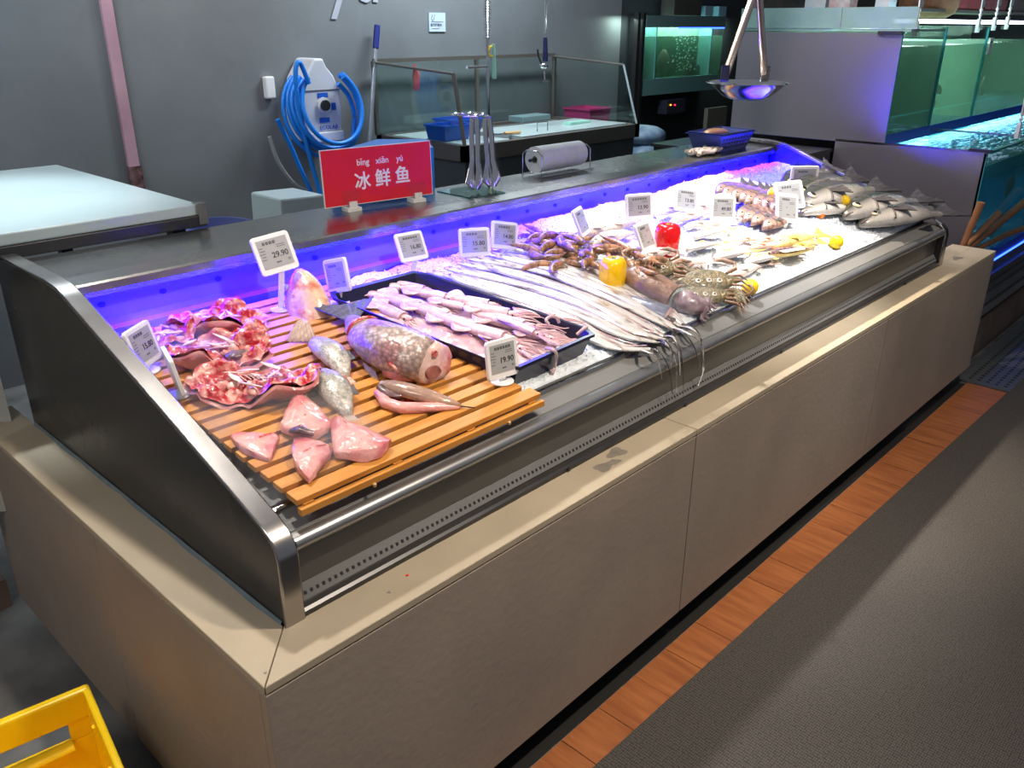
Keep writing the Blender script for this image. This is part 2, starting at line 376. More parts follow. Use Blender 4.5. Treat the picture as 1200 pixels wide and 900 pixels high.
def free(o, label, cat, group=None):       # one-mesh thing: origin moved to its base centre
    vs = o.data.vertices; n = len(vs)
    lo = [min(v.co[i] for v in vs) for i in range(3)]; hi = [max(v.co[i] for v in vs) for i in range(3)]
    c = Vector(((lo[0]+hi[0])/2, (lo[1]+hi[1])/2, lo[2]))
    for v in vs: v.co -= c
    o.location = c; return tag(o, label, cat, group)
def curve_pts(P_, n=24):
    P_ = [Vector(p) for p in P_]; out = []
    for i in range(n+1):
        t = i/n*(len(P_)-1); k = min(int(t), len(P_)-2); f = t-k
        p0 = P_[max(k-1, 0)]; p1 = P_[k]; p2 = P_[k+1]; p3 = P_[min(k+2, len(P_)-1)]
        out.append(.5*((2*p1)+(p2-p0)*f+(2*p0-5*p1+4*p2-p3)*f*f+(3*p1-p0-3*p2+p3)*f**3))
    return out
def noisy(mb, amp, sc, seed=0, zonly=False):
    for p in mb.v:
        d = noise.noise_vector(p*sc+Vector((seed*7.3, seed*1.7, 0)))
        if zonly: p.z += d.z*amp
        else: p += d*amp
    return mb
def text_mesh(s, size, mat, name, parent, mtx, extrude=0.0008, align='CENTER', bold=0.0):
    cu = bpy.data.curves.new(name, 'FONT'); cu.body = s; cu.size = size; cu.extrude = extrude
    cu.align_x = align; cu.align_y = 'CENTER'; cu.resolution_u = 3; cu.offset = size*bold
    t = bpy.data.objects.new(name, cu); COL.objects.link(t)
    me = bpy.data.meshes.new_from_object(t.evaluated_get(bpy.context.evaluated_depsgraph_get()) if False else t)
    bpy.data.objects.remove(t); me.materials.clear(); me.materials.append(mat)
    me.transform(mtx)
    if parent: me.transform(Matrix.Translation(-OFF.get(parent.name, Vector())))
    o = bpy.data.objects.new(name, me); COL.objects.link(o)
    if parent: o.parent = parent; OFF[o.name] = OFF.get(parent.name, Vector())
    return o
def basis(o, X, Y, Z):
    X, Y, Z = Vector(X).normalized(), Vector(Y).normalized(), Vector(Z).normalized()
    return Matrix(((X.x, Y.x, Z.x, o[0]), (X.y, Y.y, Z.y, o[1]), (X.z, Y.z, Z.z, o[2]), (0, 0, 0, 1)))
def orient(o, A, B, roll=0.0, up=(0, -.12, 1), scale=None, mirror=False):
    """local x runs from A to B, scaled so that unit length spans the two points"""
    A, B = Vector(A), Vector(B); X = (B-A).normalized(); U = Vector(up)
    Y = U.cross(X).normalized(); Z = X.cross(Y)
    R_ = Matrix((X, Y, Z)).transposed() @ Matrix.Rotation(roll, 3, 'X')
    s = scale or (B-A).length
    o.matrix_world = Matrix.Translation(A) @ R_.to_4x4() @ Matrix.Diagonal((s, -s if mirror else s, s, 1))

# ================================================================ SETTING
def struct(name, mb, mat, parent=None, **k):
    o = mb.build(name, mat, parent, **k)
    if not parent: o['kind'] = 'structure'
    return o
floor = struct('floor', MB().box(-4, 8.5, -4, 3.6, -.06, 0), concrete, smooth=False)
# wood planks laid across, running away from the counter
px0 = -0.35
prev = None
for i in range(34):
    wx = 0.155 if i % 2 else 0.165
    o = MB().box(px0+.0012, px0+wx-.0012, -1.0, -.004, -.01, .004+.0006*(i % 3)).build('wood_plank', wood, floor, smooth=False)
    px0 += wx
mb = MB(); p1, p2 = Vector((.70, -.118, 0)), Vector((4.3, -.20, 0)); d = (p2-p1)
a = p1-d*.4
mb.prism([(a.x, a.y, .005), (p2.x, p2.y, .005), (7, -.26, .005), (7, -4, .005), (-1.2, -4, .005)], (0, 0, .006))
tag(mb.build('floor_mat', weave, smooth=False), 'large charcoal woven mat covering the aisle floor beside the wood planks', 'mat')
wall = struct('wall_back', MB().box(-4, 5.62, 3.5, 3.6, 0, 3.0), wallm, smooth=False)
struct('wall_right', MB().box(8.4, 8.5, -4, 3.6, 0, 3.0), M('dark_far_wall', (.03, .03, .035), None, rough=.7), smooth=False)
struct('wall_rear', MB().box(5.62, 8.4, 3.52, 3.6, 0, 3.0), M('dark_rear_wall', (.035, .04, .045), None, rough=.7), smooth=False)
b0 = ony(160, 215, 3.49); t0 = ony(128, 0, 3.49)
tag(MB().box(b0.x-.028, b0.x+.028, 3.478, 3.5, b0.z-.1, 3.0).build('trim_1', pipe_pink), kind='structure')
struct('trim_2', MB().box(b0.x-.034, b0.x+.034, 3.472, 3.5, b0.z-.22, b0.z+.09), dark_m, smooth=False)
# big letters on the wall, only their feet reach into the photograph
q = ony(413, 4, 3.498)
text_mesh('yú', .42, M('wall_letter_grey', (.42, .44, .50), None, rough=.5), 'wall_lettering', wall, basis((q.x+.02, 3.494, q.z+.135), (1, 0, 0), (0, 0, 1), (0, -1, 0)), .003)
# raised tiled platform behind the counter end
pl = struct('trim_3', MB().box(-2.5, .0, 1.62, 3.5, 0, .10), M('platform_core', (.20, .13, .10), None, rough=.7), smooth=False)
for i in range(5):
    for j in range(5):
        MB().box(-.005-.3*(i+1), -.01-.3*i, 1.63+.3*j, 1.625+.3*(j+1), .1, .108).build('floor_tile', M('grey_tile', (.32, .33, .31), (.26, .27, .25), 6, .4) if (i+j) == 0 else bpy.data.materials['grey_tile'], pl, smooth=False)

# ================================================================ STONE COUNTER SURROUND
led = thing('counter_surround', 'beige stone ledge and panels wrapped around the base of the fish case', 'counter', (2, .1, 0))
XE = 4.0; JX = [0.0, 1.317, 2.66, XE]
for i in range(3):
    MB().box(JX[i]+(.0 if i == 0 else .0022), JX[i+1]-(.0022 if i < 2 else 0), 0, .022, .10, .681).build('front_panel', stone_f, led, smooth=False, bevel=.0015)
JY = [0.0, .687, 1.50]
for i in range(2):
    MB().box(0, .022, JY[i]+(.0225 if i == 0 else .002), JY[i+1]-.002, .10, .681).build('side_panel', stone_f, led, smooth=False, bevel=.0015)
MB().prism([(0.001, 0, .684), (JX[1]-.0015, 0, .684), (JX[1]-.0015, .112, .684), (.1085, .112, .684)], (0, 0, .017)).build('ledge_slab', stone, led, smooth=False, bevel=.002)
MB().box(JX[1]+.0015, XE, 0, .112, .684, .701).build('ledge_slab', stone, led, smooth=False, bevel=.002)
MB().prism([(0, .0015, .684), (.107, .1125, .684), (.107, 1.5, .684), (0, 1.5, .684)], (0, 0, .017)).build('ledge_slab', stone, led, smooth=False, bevel=.002)
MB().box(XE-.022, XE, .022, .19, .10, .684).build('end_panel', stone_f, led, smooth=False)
MB().box(3.56, XE, .112, .20, .684, .701).build('ledge_slab', stone, led, smooth=False, bevel=.002)
MB().box(.09, XE-.05, .085, 1.45, .0, .10).build('kick_base', kick_m, led, smooth=False)
MB().box(.0, XE, .0, .085, .0005, .003).build('floor_strip', kick_m, led, smooth=False)
for (x, y, r, e) in [(1.06, .078, .02, 1.6), (.98, .055, .018, 1.8), (1.02, .05, .012, 1.3), (.30, .05, .004, 1), (.02, .03, .003, 1), (3.72, .09, .02, 2)]:
    mbs = MB(); mbs.lathe((0, 0, 0), [(r, .7012), (r*.5, .7016)], 14, True, lambda t, z: .25*sin(3*t+x*40)); 
    for v in mbs.v: v.x = x+v.x*e; v.y = y+v.y
    mbs.build('stain', stain, led, smooth=False)
MB().box(.356, .362, .063, .068, .701, .7022).build('red_speck', pepper_r, led, smooth=False)
# bluish sealing film along the panel foot
g = MB().grid(lambda u, v: (.107-.003*v-.003*abs(sin(u*17))*v, .115+u*1.2, .7025+.007*(1-v)+.001*sin(u*60)*v), 60, 3)
g.build('sealing_film', M('blue_film', (.10, .15, .17), (.16, .2, .22), 30, .3), led)

# ================================================================ REFRIGERATED CASE
case = thing('fish_display_case', 'long open refrigerated steel fish case with sloping bed and blue lit back', 'display case', (1.8, .6, .1))
XA, XB = .107, 3.545
def side_poly(x, inset=0.0):
    pr = [(.10, .70), (.098, .84), (.105, .865), (.125, .885), (.15, .898), (.24, .930), (.55, 1.038), (.88, 1.152), (.93, 1.166), (1.0, 1.172), (1.33, 1.172)]
    return pr
pp = side_poly(0)
def in_poly(pr, k):                    # inset outline for the band
    out = []
    for i, (y, z) in enumerate(pr):
        a = Vector(pr[max(i-1, 0)]); b = Vector(pr[min(i+1, len(pr)-1)]); d = (b-a).normalized(); out.append((y+d.y*k, z-d.x*k))
    return out
for (x0, x1, nm, ex) in ((XA, .148, 'end_panel', .004), (3.503, 3.545, 'end_panel', .002)):
    ins = in_poly(pp, .007)
    e = MB().prism([(x0+.002, y, z) for y, z in ins]+[(x0+.002, 1.33, .30), (x0+.002, .11, .30)], (x1-x0-.004, 0, 0)).build(nm, black_side, case, smooth=False)
    band = MB(); n = len(pp)
    vs = []
    for (y, z), (yi, zi) in zip(pp, in_poly(pp, .010)):
        vs += [(x0, yi, zi), (x0, y, z), (x1, y, z), (x1, yi, zi)]
    fs = []
    for i in range(n-1):
        for k in range(4): fs.append((i*4+k, i*4+(k+1) % 4, i*4+4+(k+1) % 4, i*4+4+k))
    fs += [(0, 1, 2, 3), tuple(range(n*4-4, n*4))]
    band.add(vs, fs).build('edge_trim', steel_edge, case, bevel=.003, ang=50)
# interior rim on the right end (bright wire-like rim)
MB().tube([(3.503, y, z+.004) for y, z in pp[3:]], .005).build('end_rim', chrome, case)
# front profile pieces, each extruded along the case
def extr(name, prof, mat, x0=.148, x1=3.503, **k):
    return MB().prism([(x0, y, z) for y, z in prof], (x1-x0, 0, 0)).build(name, mat, case, **k)
extr('bumper_base', [(.108, .66), (.104, .705), (.104, .712), (.110, .716), (.112, .726), (.14, .73), (.14, .66)], steel_dark, smooth=False)
perf = extr('perforated_strip', [(.113, .722), (.132, .752), (.150, .752), (.150, .722)], steel_grey, smooth=False)
extr('front_face', [(.134, .752), (.129, .838), (.16, .838), (.16, .752)], face_mat, smooth=False)
extr('nose_rail', [(.129, .836), (.112, .839), (.105, .845), (.102, .854), (.105, .863), (.113, .868), (.126, .869), (.16, .869), (.16, .836)], steel, ang=60)
extr('front_deck', [(.126, .866), (.128, .872), (.176, .888), (.20, .888), (.20, .84), (.16, .84)], steel_grey, smooth=False)
extr('bed_lip', [(.176, .886), (.174, .894), (.179, .898), (.188, .897), (.190, .86), (.20, .86)], steel_edge, smooth=False)
hm = MB()
d = Vector((0, .019, .03)).normalized(); nrm = Vector((0, -.03, .019)).normalized()
for i in range(245):
    c = Vector((.165+i*.0136, .1225, .737))+nrm*.0006
    hm.obox(c, (.0055, 0, 0), d*.0065, nrm*.0012)
hm.build('perforation', black_m, case, smooth=False)['kind'] = 'stuff'
# bed, back wall
MB().prism([(.148, .19, .888), (.148, .19, zd(.19)), (.148, .95, zd(.95)), (.148, .95, .86), (.148, .19, .86)], (3.355, 0, 0)).build('bed', inner, case, smooth=False)
extr('back_liner', [(.955, .93), (.950, 1.0), (.948, 1.035), (.958, 1.043), (.972, 1.046), (.985, 1.05), (.990, 1.118), (1.02, 1.118), (1.02, .93)], inner, smooth=False)
extr('liner_step', [(.93, .985), (.93, 1.000), (.948, 1.003), (.952, .985)], steel, x1=1.0, smooth=False)
extr('top_shelf', [(.952, 1.122), (.955, 1.147), (.962, 1.151), (1.03, 1.155), (1.28, 1.155), (1.285, 1.15), (1.285, 1.11), (1.0, 1.11), (.965, 1.118)], steel_top, smooth=False)
extr('shelf_lip', [(.949, 1.120), (.951, 1.148), (.958, 1.152), (.964, 1.150), (.960, 1.124)], steel_edge, smooth=False)
for i in range(22):
    x = .22+i*.15
    vh = MB(); vh.lathe((0, 0, 0), [(.0085, 0), (.0085, .002)], 12)
    for v in vh.v: v.x, v.y, v.z = x+v.x, .9865-v.z, 1.088+v.y*.8
    vh.build('vent_hole', black_m, case, smooth=False)
for i in range(4):
    c = MB().lathe((0, 0, 0), [(.006, 0), (.006, .003)], 10); xx = (.9, 1.42, 2.0, 3.1)[i]
    for v in c.v: v.x, v.y, v.z = xx+v.x, .1035-v.z, .708+v.y
    c.build('bolt_hole', black_m, case, smooth=False)
MB().box(.15, 3.5, .16, 1.28, .12, .86).build('case_body', steel_dark, case, smooth=False)
MB().tube([(.118, 1.31, 1.165), (.118, 1.31, 1.215)], .010, 10).build('post', steel, case)

# ================================================================ CRUSHED ICE
def icep(u, v):
    x = .825 + u*(3.50-.825); y = .192+v*(.945-.192)
    z = ice(x, y) + .010*noise.noise(Vector((x*9, y*9, 0))) + .006*noise.noise(Vector((x*45, y*45, 3))) + .003*noise.noise(Vector((x*130, y*130, 3)))
    if v < .02: z = zd(.19)+.004
    return (x, y, z)
mb = MB().grid(icep, 330, 95)
for k in range(9000):
    u, v = random.random(), random.random()**.9
    p = Vector(icep(u, max(v, .03))); s = random.uniform(.002, .0055)
    if p.x < .86: continue
    a = Vector((random.uniform(-1, 1), random.uniform(-1, 1), random.uniform(-1, 1))).normalized(); b = a.orthogonal().normalized(); c = a.cross(b)
    q = p+Vector((0, 0, s*.4))
    mb.add([q+a*s, q+b*s, q+c*s, q-a*s*.8-b*s*.3, q-c*s*.6], [(0, 1, 2), (0, 3, 1), (1, 3, 2), (0, 2, 3)])
o = mb.build('crushed_ice', ice_m, smooth=False, fixn=False)
tag(o, 'bed of crushed white ice filling the right part of the case', 'ice', kind='stuff')

# ================================================================ RACK
rack = thing('slatted_rack', 'tan wooden slatted rack at the left end of the case carrying cut fish', 'rack', (.49, .5, zd(.5)))
RX0, RX1 = .172, .822
def rackz(y): return .930+.12*(y-.15)
y = .128; i = 0
while y < .90:
    wd = .034 if i == 0 else .029
    xr = RX1 if i == 0 else RX1-.012
    c = Vector(((RX0+xr)/2, y+wd/2, rackz(y+wd/2)-.006))
    MB().obox(c, (xr-RX0, 0, 0), (0, wd, wd*.12), (0, -.0014, .012)).build('slat', rackw, rack, smooth=False, bevel=.0015)
    y += (.0475 if i == 0 else .0425); i += 1
c = Vector(((RX0+RX1)/2, .122, .906))
MB().obox(c, (RX1-RX0, 0, 0), (0, .014, 0), (0, 0, .014)).build('front_rail', rackw, rack, smooth=False, bevel=.0015)
for x in (.195, .40, .60, .79):
    MB().obox((x, .515, rackz(.515)-.0175), (.022, 0, 0), (0, .78, .0936), (0, -.0014, .011)).build('bearer', rackw, rack, smooth=False)
for x in (.33, .70):
    MB().lathe((x, .111, .896), [(.003, 0), (.004, .006), (.002, .008)], 8).build('peg', goldwood, rack)

# ================================================================ FISH BUILDERS (unit length, head at x=0, back towards +y, lying on its side)
def interp(keys, t):
    for (a, x), (b, y) in zip(keys, keys[1:]):
        if t <= b:
            s = (t-a)/(b-a); s = s*s*(3-2*s)*.5+s*.5; return x+(y-x)*s
    return keys[-1][1]
def make_fish(name, label, cat, body_m, fin_m, hk, wk, tail=(.82, .13, .5), eye=.022, dorsal=True, head_m=None, group=None, mouth=True):
    root = thing(name, label, cat, (0, 0, 0), group)
    N = 26; xt = tail[0]
    pts = []; ra = []; rb = []
    for i in range(N+1):
        t = i/N; x = xt*t; h = interp(hk, t); w_ = interp(wk, t)
        pts.append((x, .012*sin(t*3), w_*.78)); ra.append(h); rb.append(w_)
    body = MB().loft(pts, ra, rb, (0, 0, 1), 18, True, .25).build('body', body_m, root, ang=70)
    # tail fin: forked fan
    def tf(u, v):
        s = (v-.5)*2; fork = tail[2]
        L_ = (1-xt)*(1-fork*(1-abs(s)**1.2)*.6)*u
        return Vector((xt-.02+L_*1.05, s*(ra[-1]*.9+(tail[1]-ra[-1])*u**.9)+.012*sin(3), rb[-1]*.8+.012*u+.002*sin(v*26)*u)), Vector((0, 0, 1))
    MB().sheet(tf, 8, 14, .008).build('tail_fin', fin_m, root, ang=80)
    if dorsal:
        def df(u, v):
            t = .34+.42*u; h = interp(hk, t)
            return Vector((xt*t+.03*v, h*.93+v*(.016*sin(pi*min(u*1.15+.05, 1))+.004), interp(wk, t)*.62-.012*v+.004*sin(u*60)*v)), Vector((0, 0, 1))
        MB().sheet(df, 18, 3, .006).build('dorsal_fin', fin_m, root, ang=80)
        def af(u, v):
            t = .62+.18*u; h = interp(hk, t)
            return Vector((xt*t+.04*v, -h*.93-v*.045*sin(pi*min(u+.15, 1)), interp(wk, t)*.55-.01*v)), Vector((0, 0, 1))
        MB().sheet(af, 8, 3, .006).build('anal_fin', fin_m, root, ang=80)
    def pf(u, v):
        s = (v-.5)*2; w_ = interp(wk, .3)
        return Vector((xt*.27+.12*u, -.012+s*(.012+.028*u)-.03*u, w_*1.72+.012*u+.003*sin(v*30)*u)), Vector((0, 0, 1))
    MB().sheet(pf, 5, 8, .005).build('pectoral_fin', fin_m, root, ang=80)
    he, we = interp(hk, .12), interp(wk, .12)
    if eye:
        ez = we*.78+we*.90
        e = MB().ell((xt*.12, he*.12, ez), (eye, eye, eye*.45), 14, 8).build('eye', eye_w, root)
        MB().ell((xt*.12, he*.12, ez+eye*.20), (eye*.66, eye*.66, eye*.40), 12, 6).build('pupil', eye_b, e)
    gx = .255
    gp = [(xt*(gx-.05*abs(s)**2+.02), s*interp(hk, gx)*.80, interp(wk, gx)*.78+interp(wk, gx)*sqrt(max(0, 1-(s*.80)**2))*.985) for s in [k/6-1 for k in range(13)]]
    MB().tube(gp, .0055, 6).build('gill_cover', fin_m, root)
    if mouth:
        h1 = interp(hk, .05); w1 = interp(wk, .05)
        MB().tube([(-.004, -.004, w1*.9), (xt*.025, -.008, w1*1.45), (xt*.045, -.014, w1*1.6)], .0035, 6).build('mouth', dark_m, root)
    return root
H_bass = [(0, .014), (.05, .040), (.15, .068), (.3, .092), (.5, .090), (.7, .062), (.88, .034), (1, .028)]
W_bass = [(0, .012), (.05, .028), (.15, .044), (.3, .054), (.5, .049), (.7, .038), (.88, .018), (1, .012)]
H_rock = [(0, .02), (.06, .07), (.18, .13), (.35, .165), (.55, .14), (.75, .085), (.9, .045), (1, .04)]
W_rock = [(0, .02), (.06, .045), (.18, .066), (.35, .070), (.55, .058), (.75, .04), (.9, .02), (1, .014)]
m_bass = fishmat('silver_bass_skin', (.74, .70, .66), (.045, .05, .045), None, 110, .24, .2, -.075, .03, scalebump=.06, darkline=.8)
m_dark = fishmat('dark_rockfish_skin', (.34, .20, .15), (.05, .03, .04), (.06, .03, .035), 60, .42, 0, -.06, .13, spotscale=14, scalebump=.10)
m_pale = fishmat('pale_croaker_skin', (.70, .60, .54), (.42, .33, .33), None, 60, .28, .15, -.05, .16, scalebump=.10)
m_grey = fishmat('grey_seabream_skin', (.60, .56, .55), (.055, .055, .07), None, 60, .28, .2, -.04, .12, scalebump=.10)
m_red = fishmat('red_snapper_skin', (.78, .50, .38), (.75, .20, .12), None, 60, .28, .1, -.04, .10, scalebump=.10)
m_yel = fishmat('yellow_croaker_skin', (.80, .62, .24), (.60, .48, .30), None, 60, .28, .1, -.03, .12, scalebump=.10)
fin_y = M('yellow_fin', (.78, .50, .06), (.62, .4, .08), 14, .4)
fin_r = M('red_fin', (.62, .16, .10), (.5, .2, .14), 14, .4)

def field(proto, spots_, labels, group, up=(0, -.12, 1)):
    """place proto and copies of it, one per (head pixel, tail pixel, height, roll, mirror)"""
    out = []
    for i, (a, b, h, roll, mi) in enumerate(spots_):
        o = proto if i == 0 else copy_tree(proto)
        o['label'] = labels[i]; o['group'] = group
        orient(o, onice(*a, h), onice(*b, h+(.012 if h < .03 else 0)), roll, up, mirror=mi); out.append(o)
    return out
bass = make_fish('sea_bass', 'x', 'fish', m_bass, fin_d, H_bass, W_bass, tail=(.80, .095, .6), eye=.026)
field(bass, [((1006, 267), (1121, 249), .004, .15, False), ((1022, 262), (1106, 242), .0, .5, False),
             ((988, 258), (1089, 232), .022, .2, False), ((980, 252), (1060, 238), .004, .3, False),
             ((938, 253), (1030, 244), .008, .1, False), ((934, 246), (1040, 218), .02, .3, False),
             ((925, 238), (1008, 206), .02, .4, False), ((915, 230), (978, 196), .02, .3, False)],
      ['silver bass nearest the case nose at the right end, its head on bare ice', 'silver bass tucked behind the frontmost bass, tail over the right rim',
       'plump silver bass second from the front at the right end, dark tail raised', 'silver bass mostly hidden under the plump bass at the right end',
       'silver bass lying just left of the orange slice at the right end', 'silver bass behind the lemon, its dark tail raised by the rim',
       'silver bass with a black forked tail standing up, third tail from the back', 'rearmost silver bass with its tail raised beside the grey turned price tag'],
      'bass at the right end of the ice')
rock = make_fish('rockfish', 'x', 'fish', m_dark, fin_d, [(a, b*.74) for a, b in H_rock], [(a, b*.9) for a, b in W_rock], eye=.028)
rs = [((862, 258), (908, 238), .02, .3, False), ((870, 261), (916, 241), .02, .3, False), ((880, 265), (924, 244), .02, .3, False), ((893, 270), (938, 250), .016, .3, False),
      ((872, 241), (912, 223), .03, .3, False), ((882, 244), (922, 226), .03, .3, False), ((892, 247), (931, 228), .03, .3, False), ((902, 250), (940, 232), .03, .3, False),
      ((846, 232), (886, 216), .035, .3, False), ((856, 235), (898, 219), .035, .3, False), ((866, 238), (906, 221), .035, .3, False), ((838, 228), (876, 213), .035, .3, False)]
rl = ['front row of dark rockfish, leftmost', 'front row of dark rockfish, second from the left', 'front row of dark rockfish, third from the left', 'front row of dark rockfish, rightmost, beside the upright price tag',
      'middle row of dark rockfish, leftmost', 'middle row of dark rockfish, second from the left', 'middle row of dark rockfish, third from the left', 'middle row of dark rockfish, rightmost, beneath the tilted price tag',
      'rear row of blue lit rockfish, second from the left', 'rear row of blue lit rockfish, third from the left', 'rear row of blue lit rockfish, rightmost', 'rear row of blue lit rockfish, leftmost near the back wall']
field(rock, rs, rl, 'dark rockfish in overlapping rows')
pale = make_fish('croaker', 'x', 'fish', m_pale, fin_l, H_bass, W_bass, eye=.018)
ps = [((672, 282), (742, 258), .012, .2, False), ((690, 290), (758, 268), .01, .2, False), ((700, 274), (765, 255), .02, .3, False), ((718, 263), (772, 244), .02, .3, False),
      ((764, 254), (826, 238), .02, .2, False), ((786, 262), (846, 246), .02, .1, False), ((800, 251), (858, 234), .026, .3, False), ((826, 243), (878, 226), .03, .3, False),
      ((742, 309), (806, 288), .012, .1, False), ((800, 268), (862, 262), .012, .1, False), ((846, 262), (898, 256), .01, .1, False), ((778, 314), (845, 306), .004, .2, False), ((850, 330), (905, 306), .0, .1, False)]
plb = ['pale croaker behind the crayfish heap, nearest the ice heap edge', 'pale croaker lying just behind the yellow pepper and crayfish', 'pale croaker under the tall front facing tag, second from the wall', 'pale croaker nearest the blue wall left of the square price tag',
       'pale croaker behind the red pepper, to its upper right', 'pale croaker right of the red pepper in the white group', 'pale croaker below the tilted tag in the back row', 'pale croaker between two tags near the blue wall',
       'pale croaker in front of the red pepper base', 'pale croaker in the bright middle below the right hand square tag', 'pale croaker in the bright middle in front of the rockfish rows', 'pale croaker behind the spotted crabs', 'pale croaker between the crabs and the front lemon']
field(pale, ps, plb, 'pale croakers on bright ice')
grey = make_fish('sea_bream', 'x', 'fish', m_grey, fin_y, H_rock, W_rock, eye=.024)
field(grey, [((805, 296), (856, 284), .012, -.3, False), ((836, 307), (890, 294), .012, -.3, False), ((872, 312), (922, 300), .010, -.3, False), ((814, 282), (862, 268), .014, -.3, False)],
      ['grey headed bream just right of the red pepper', 'grey headed bream with a yellow fin, centre of the bright ice', 'grey headed bream left of the opened yellow edged fish', 'grey headed bream farthest back, above the other grey heads'], 'grey headed bream on bright ice')
redf = make_fish('red_snapper', 'x', 'fish', m_red, fin_r, H_bass, W_bass, eye=.02)
field(redf, [((862, 284), (902, 280), .008, .1, False), ((878, 292), (922, 287), .008, .1, False), ((884, 286), (926, 278), .012, .1, False), ((915, 300), (948, 293), .006, .1, False)],
      ['small orange red fish, leftmost of the red ones', 'small red fish just behind the opened dark fish', 'small red fish farthest back of the red ones', 'small red fish right of the opened dark fish'], 'small red fish on bright ice')
yelf = make_fish('yellow_croaker', 'x', 'fish', m_yel, fin_y, H_bass, W_bass, eye=.018)
field(yelf, [((905, 291), (968, 274), .014, .2, False), ((922, 294), (966, 283), .012, .2, False)],
      ['pale yellow fish lying left of the back lemon', 'pale yellow fish just in front of the other yellow fish'], 'yellow fish beside the lemon')

# opened dark fish with yellow rim on the ice
A = onice(898, 305, .01); B = onice(952, 302, .01)
of = thing('opened_fish', 'opened dark fish with yellow belly edge and a white label, lying near the front lip', 'fish', A)
L_ = (B-A).length
def ofp(u, v):
    s = (v-.5)*2; return Vector((u, s*.15*sin(pi*min(.97, u*.85+.12)), .06*abs(s)**2+.02)), Vector((0, 0, 1))
MB().sheet(ofp, 14, 8, .03).build('belly', m_yel, None); fo = bpy.data.objects['belly']; 
fo.parent = of; fo.scale = (L_,)*3
f2 = MB().loft([(.1, .06, .06), (.3, .09, .08), (.6, .07, .08), (.95, .02, .05)], [.03, .06, .05, .02], [.03, .05, .04, .015], n=10).build('dark_flesh', dark_m, None); f2.parent = of; f2.scale = (L_,)*3
f3 = MB().box(.28, .72, -.08, .02, .095, .105).build('paper_label', white, None, smooth=False); f3.parent = of; f3.scale = (L_,)*3
of.rotation_euler = (0, 0, math.atan2((B-A).y, (B-A).x))

# ---------------------------------------------------------------- ribbonfish
def path_pts(px, n=26, hs=None):
    P_ = [onice(a, b, h) if not isinstance(a, Vector) else a for (a, b, h) in px]
    out = []
    for i in range(n+1):
        t = i/n*(len(P_)-1); k = min(int(t), len(P_)-2); f = t-k
        p0 = P_[max(k-1, 0)]; p1 = P_[k]; p2 = P_[k+1]; p3 = P_[min(k+2, len(P_)-1)]
        out.append(.5*((2*p1)+(p2-p0)*f+(2*p0-5*p1+4*p2-p3)*f*f+(3*p1-p0-3*p2+p3)*f**3))
    return out
RB = [  # body pixels: head ... lip, then tail overhang pixels (on the nose plane)
 ([(505, 327, .018), (575, 345, .02), (650, 372, .02), (715, 405, .015), (762, 409, .012)], [(772, 412), (784, 432), (788, 462)], 'ribbonfish lying nearest the navy squid tray, its tail hooked over the lip'),
 ([(500, 318, .02), (590, 338, .024), (670, 364, .024), (730, 392, .018), (770, 401, .012)], [(782, 404), (792, 425), (793, 460)], 'second ribbonfish from the squid tray'),
 ([(520, 314, .03), (600, 330, .03), (680, 356, .03), (740, 386, .02), (782, 399, .012)], [(796, 406), (800, 432), (801, 468)], 'third ribbonfish from the squid tray'),
 ([(535, 308, .035), (610, 322, .035), (690, 350, .03), (745, 376, .022), (778, 394, .014)], [(790, 396), (796, 418), (797, 440)], 'fourth ribbonfish from the squid tray, on top of the pile'),
 ([(545, 303, .035), (625, 315, .035), (700, 342, .03), (756, 368, .022), (790, 386, .014)], [(803, 392), (815, 410), (818, 432)], 'fifth ribbonfish from the squid tray, under the twin price tags'),
 ([(560, 297, .03), (640, 308, .03), (710, 333, .028), (765, 361, .02), (798, 382, .014)], [(812, 386), (824, 404), (823, 440)], 'sixth ribbonfish from the squid tray'),
 ([(572, 292, .02), (640, 300, .02), (712, 326, .018), (768, 354, .016), (800, 380, .012)], [(816, 387), (822, 402), (821, 428)], 'seventh ribbonfish from the squid tray'),
 ([(580, 300, .045), (648, 316, .04), (705, 338, .035), (748, 358, .03), (790, 384, .018)], [(806, 390), (820, 402), (825, 430), (818, 452)], 'ribbonfish on top of the pile with the longest curled tail tip'),
 ([(570, 312, .045), (640, 332, .04), (690, 352, .035), (732, 376, .028), (770, 397, .014)], [(780, 400), (788, 412), (786, 430)], 'broad ribbonfish in the middle of the pile, upper layer'),
 ([(520, 322, .035), (590, 344, .03), (655, 368, .025), (705, 396, .018), (748, 410, .012)], [(758, 412), (770, 420), (776, 445)], 'slim ribbonfish between the two lowest ones'),
]
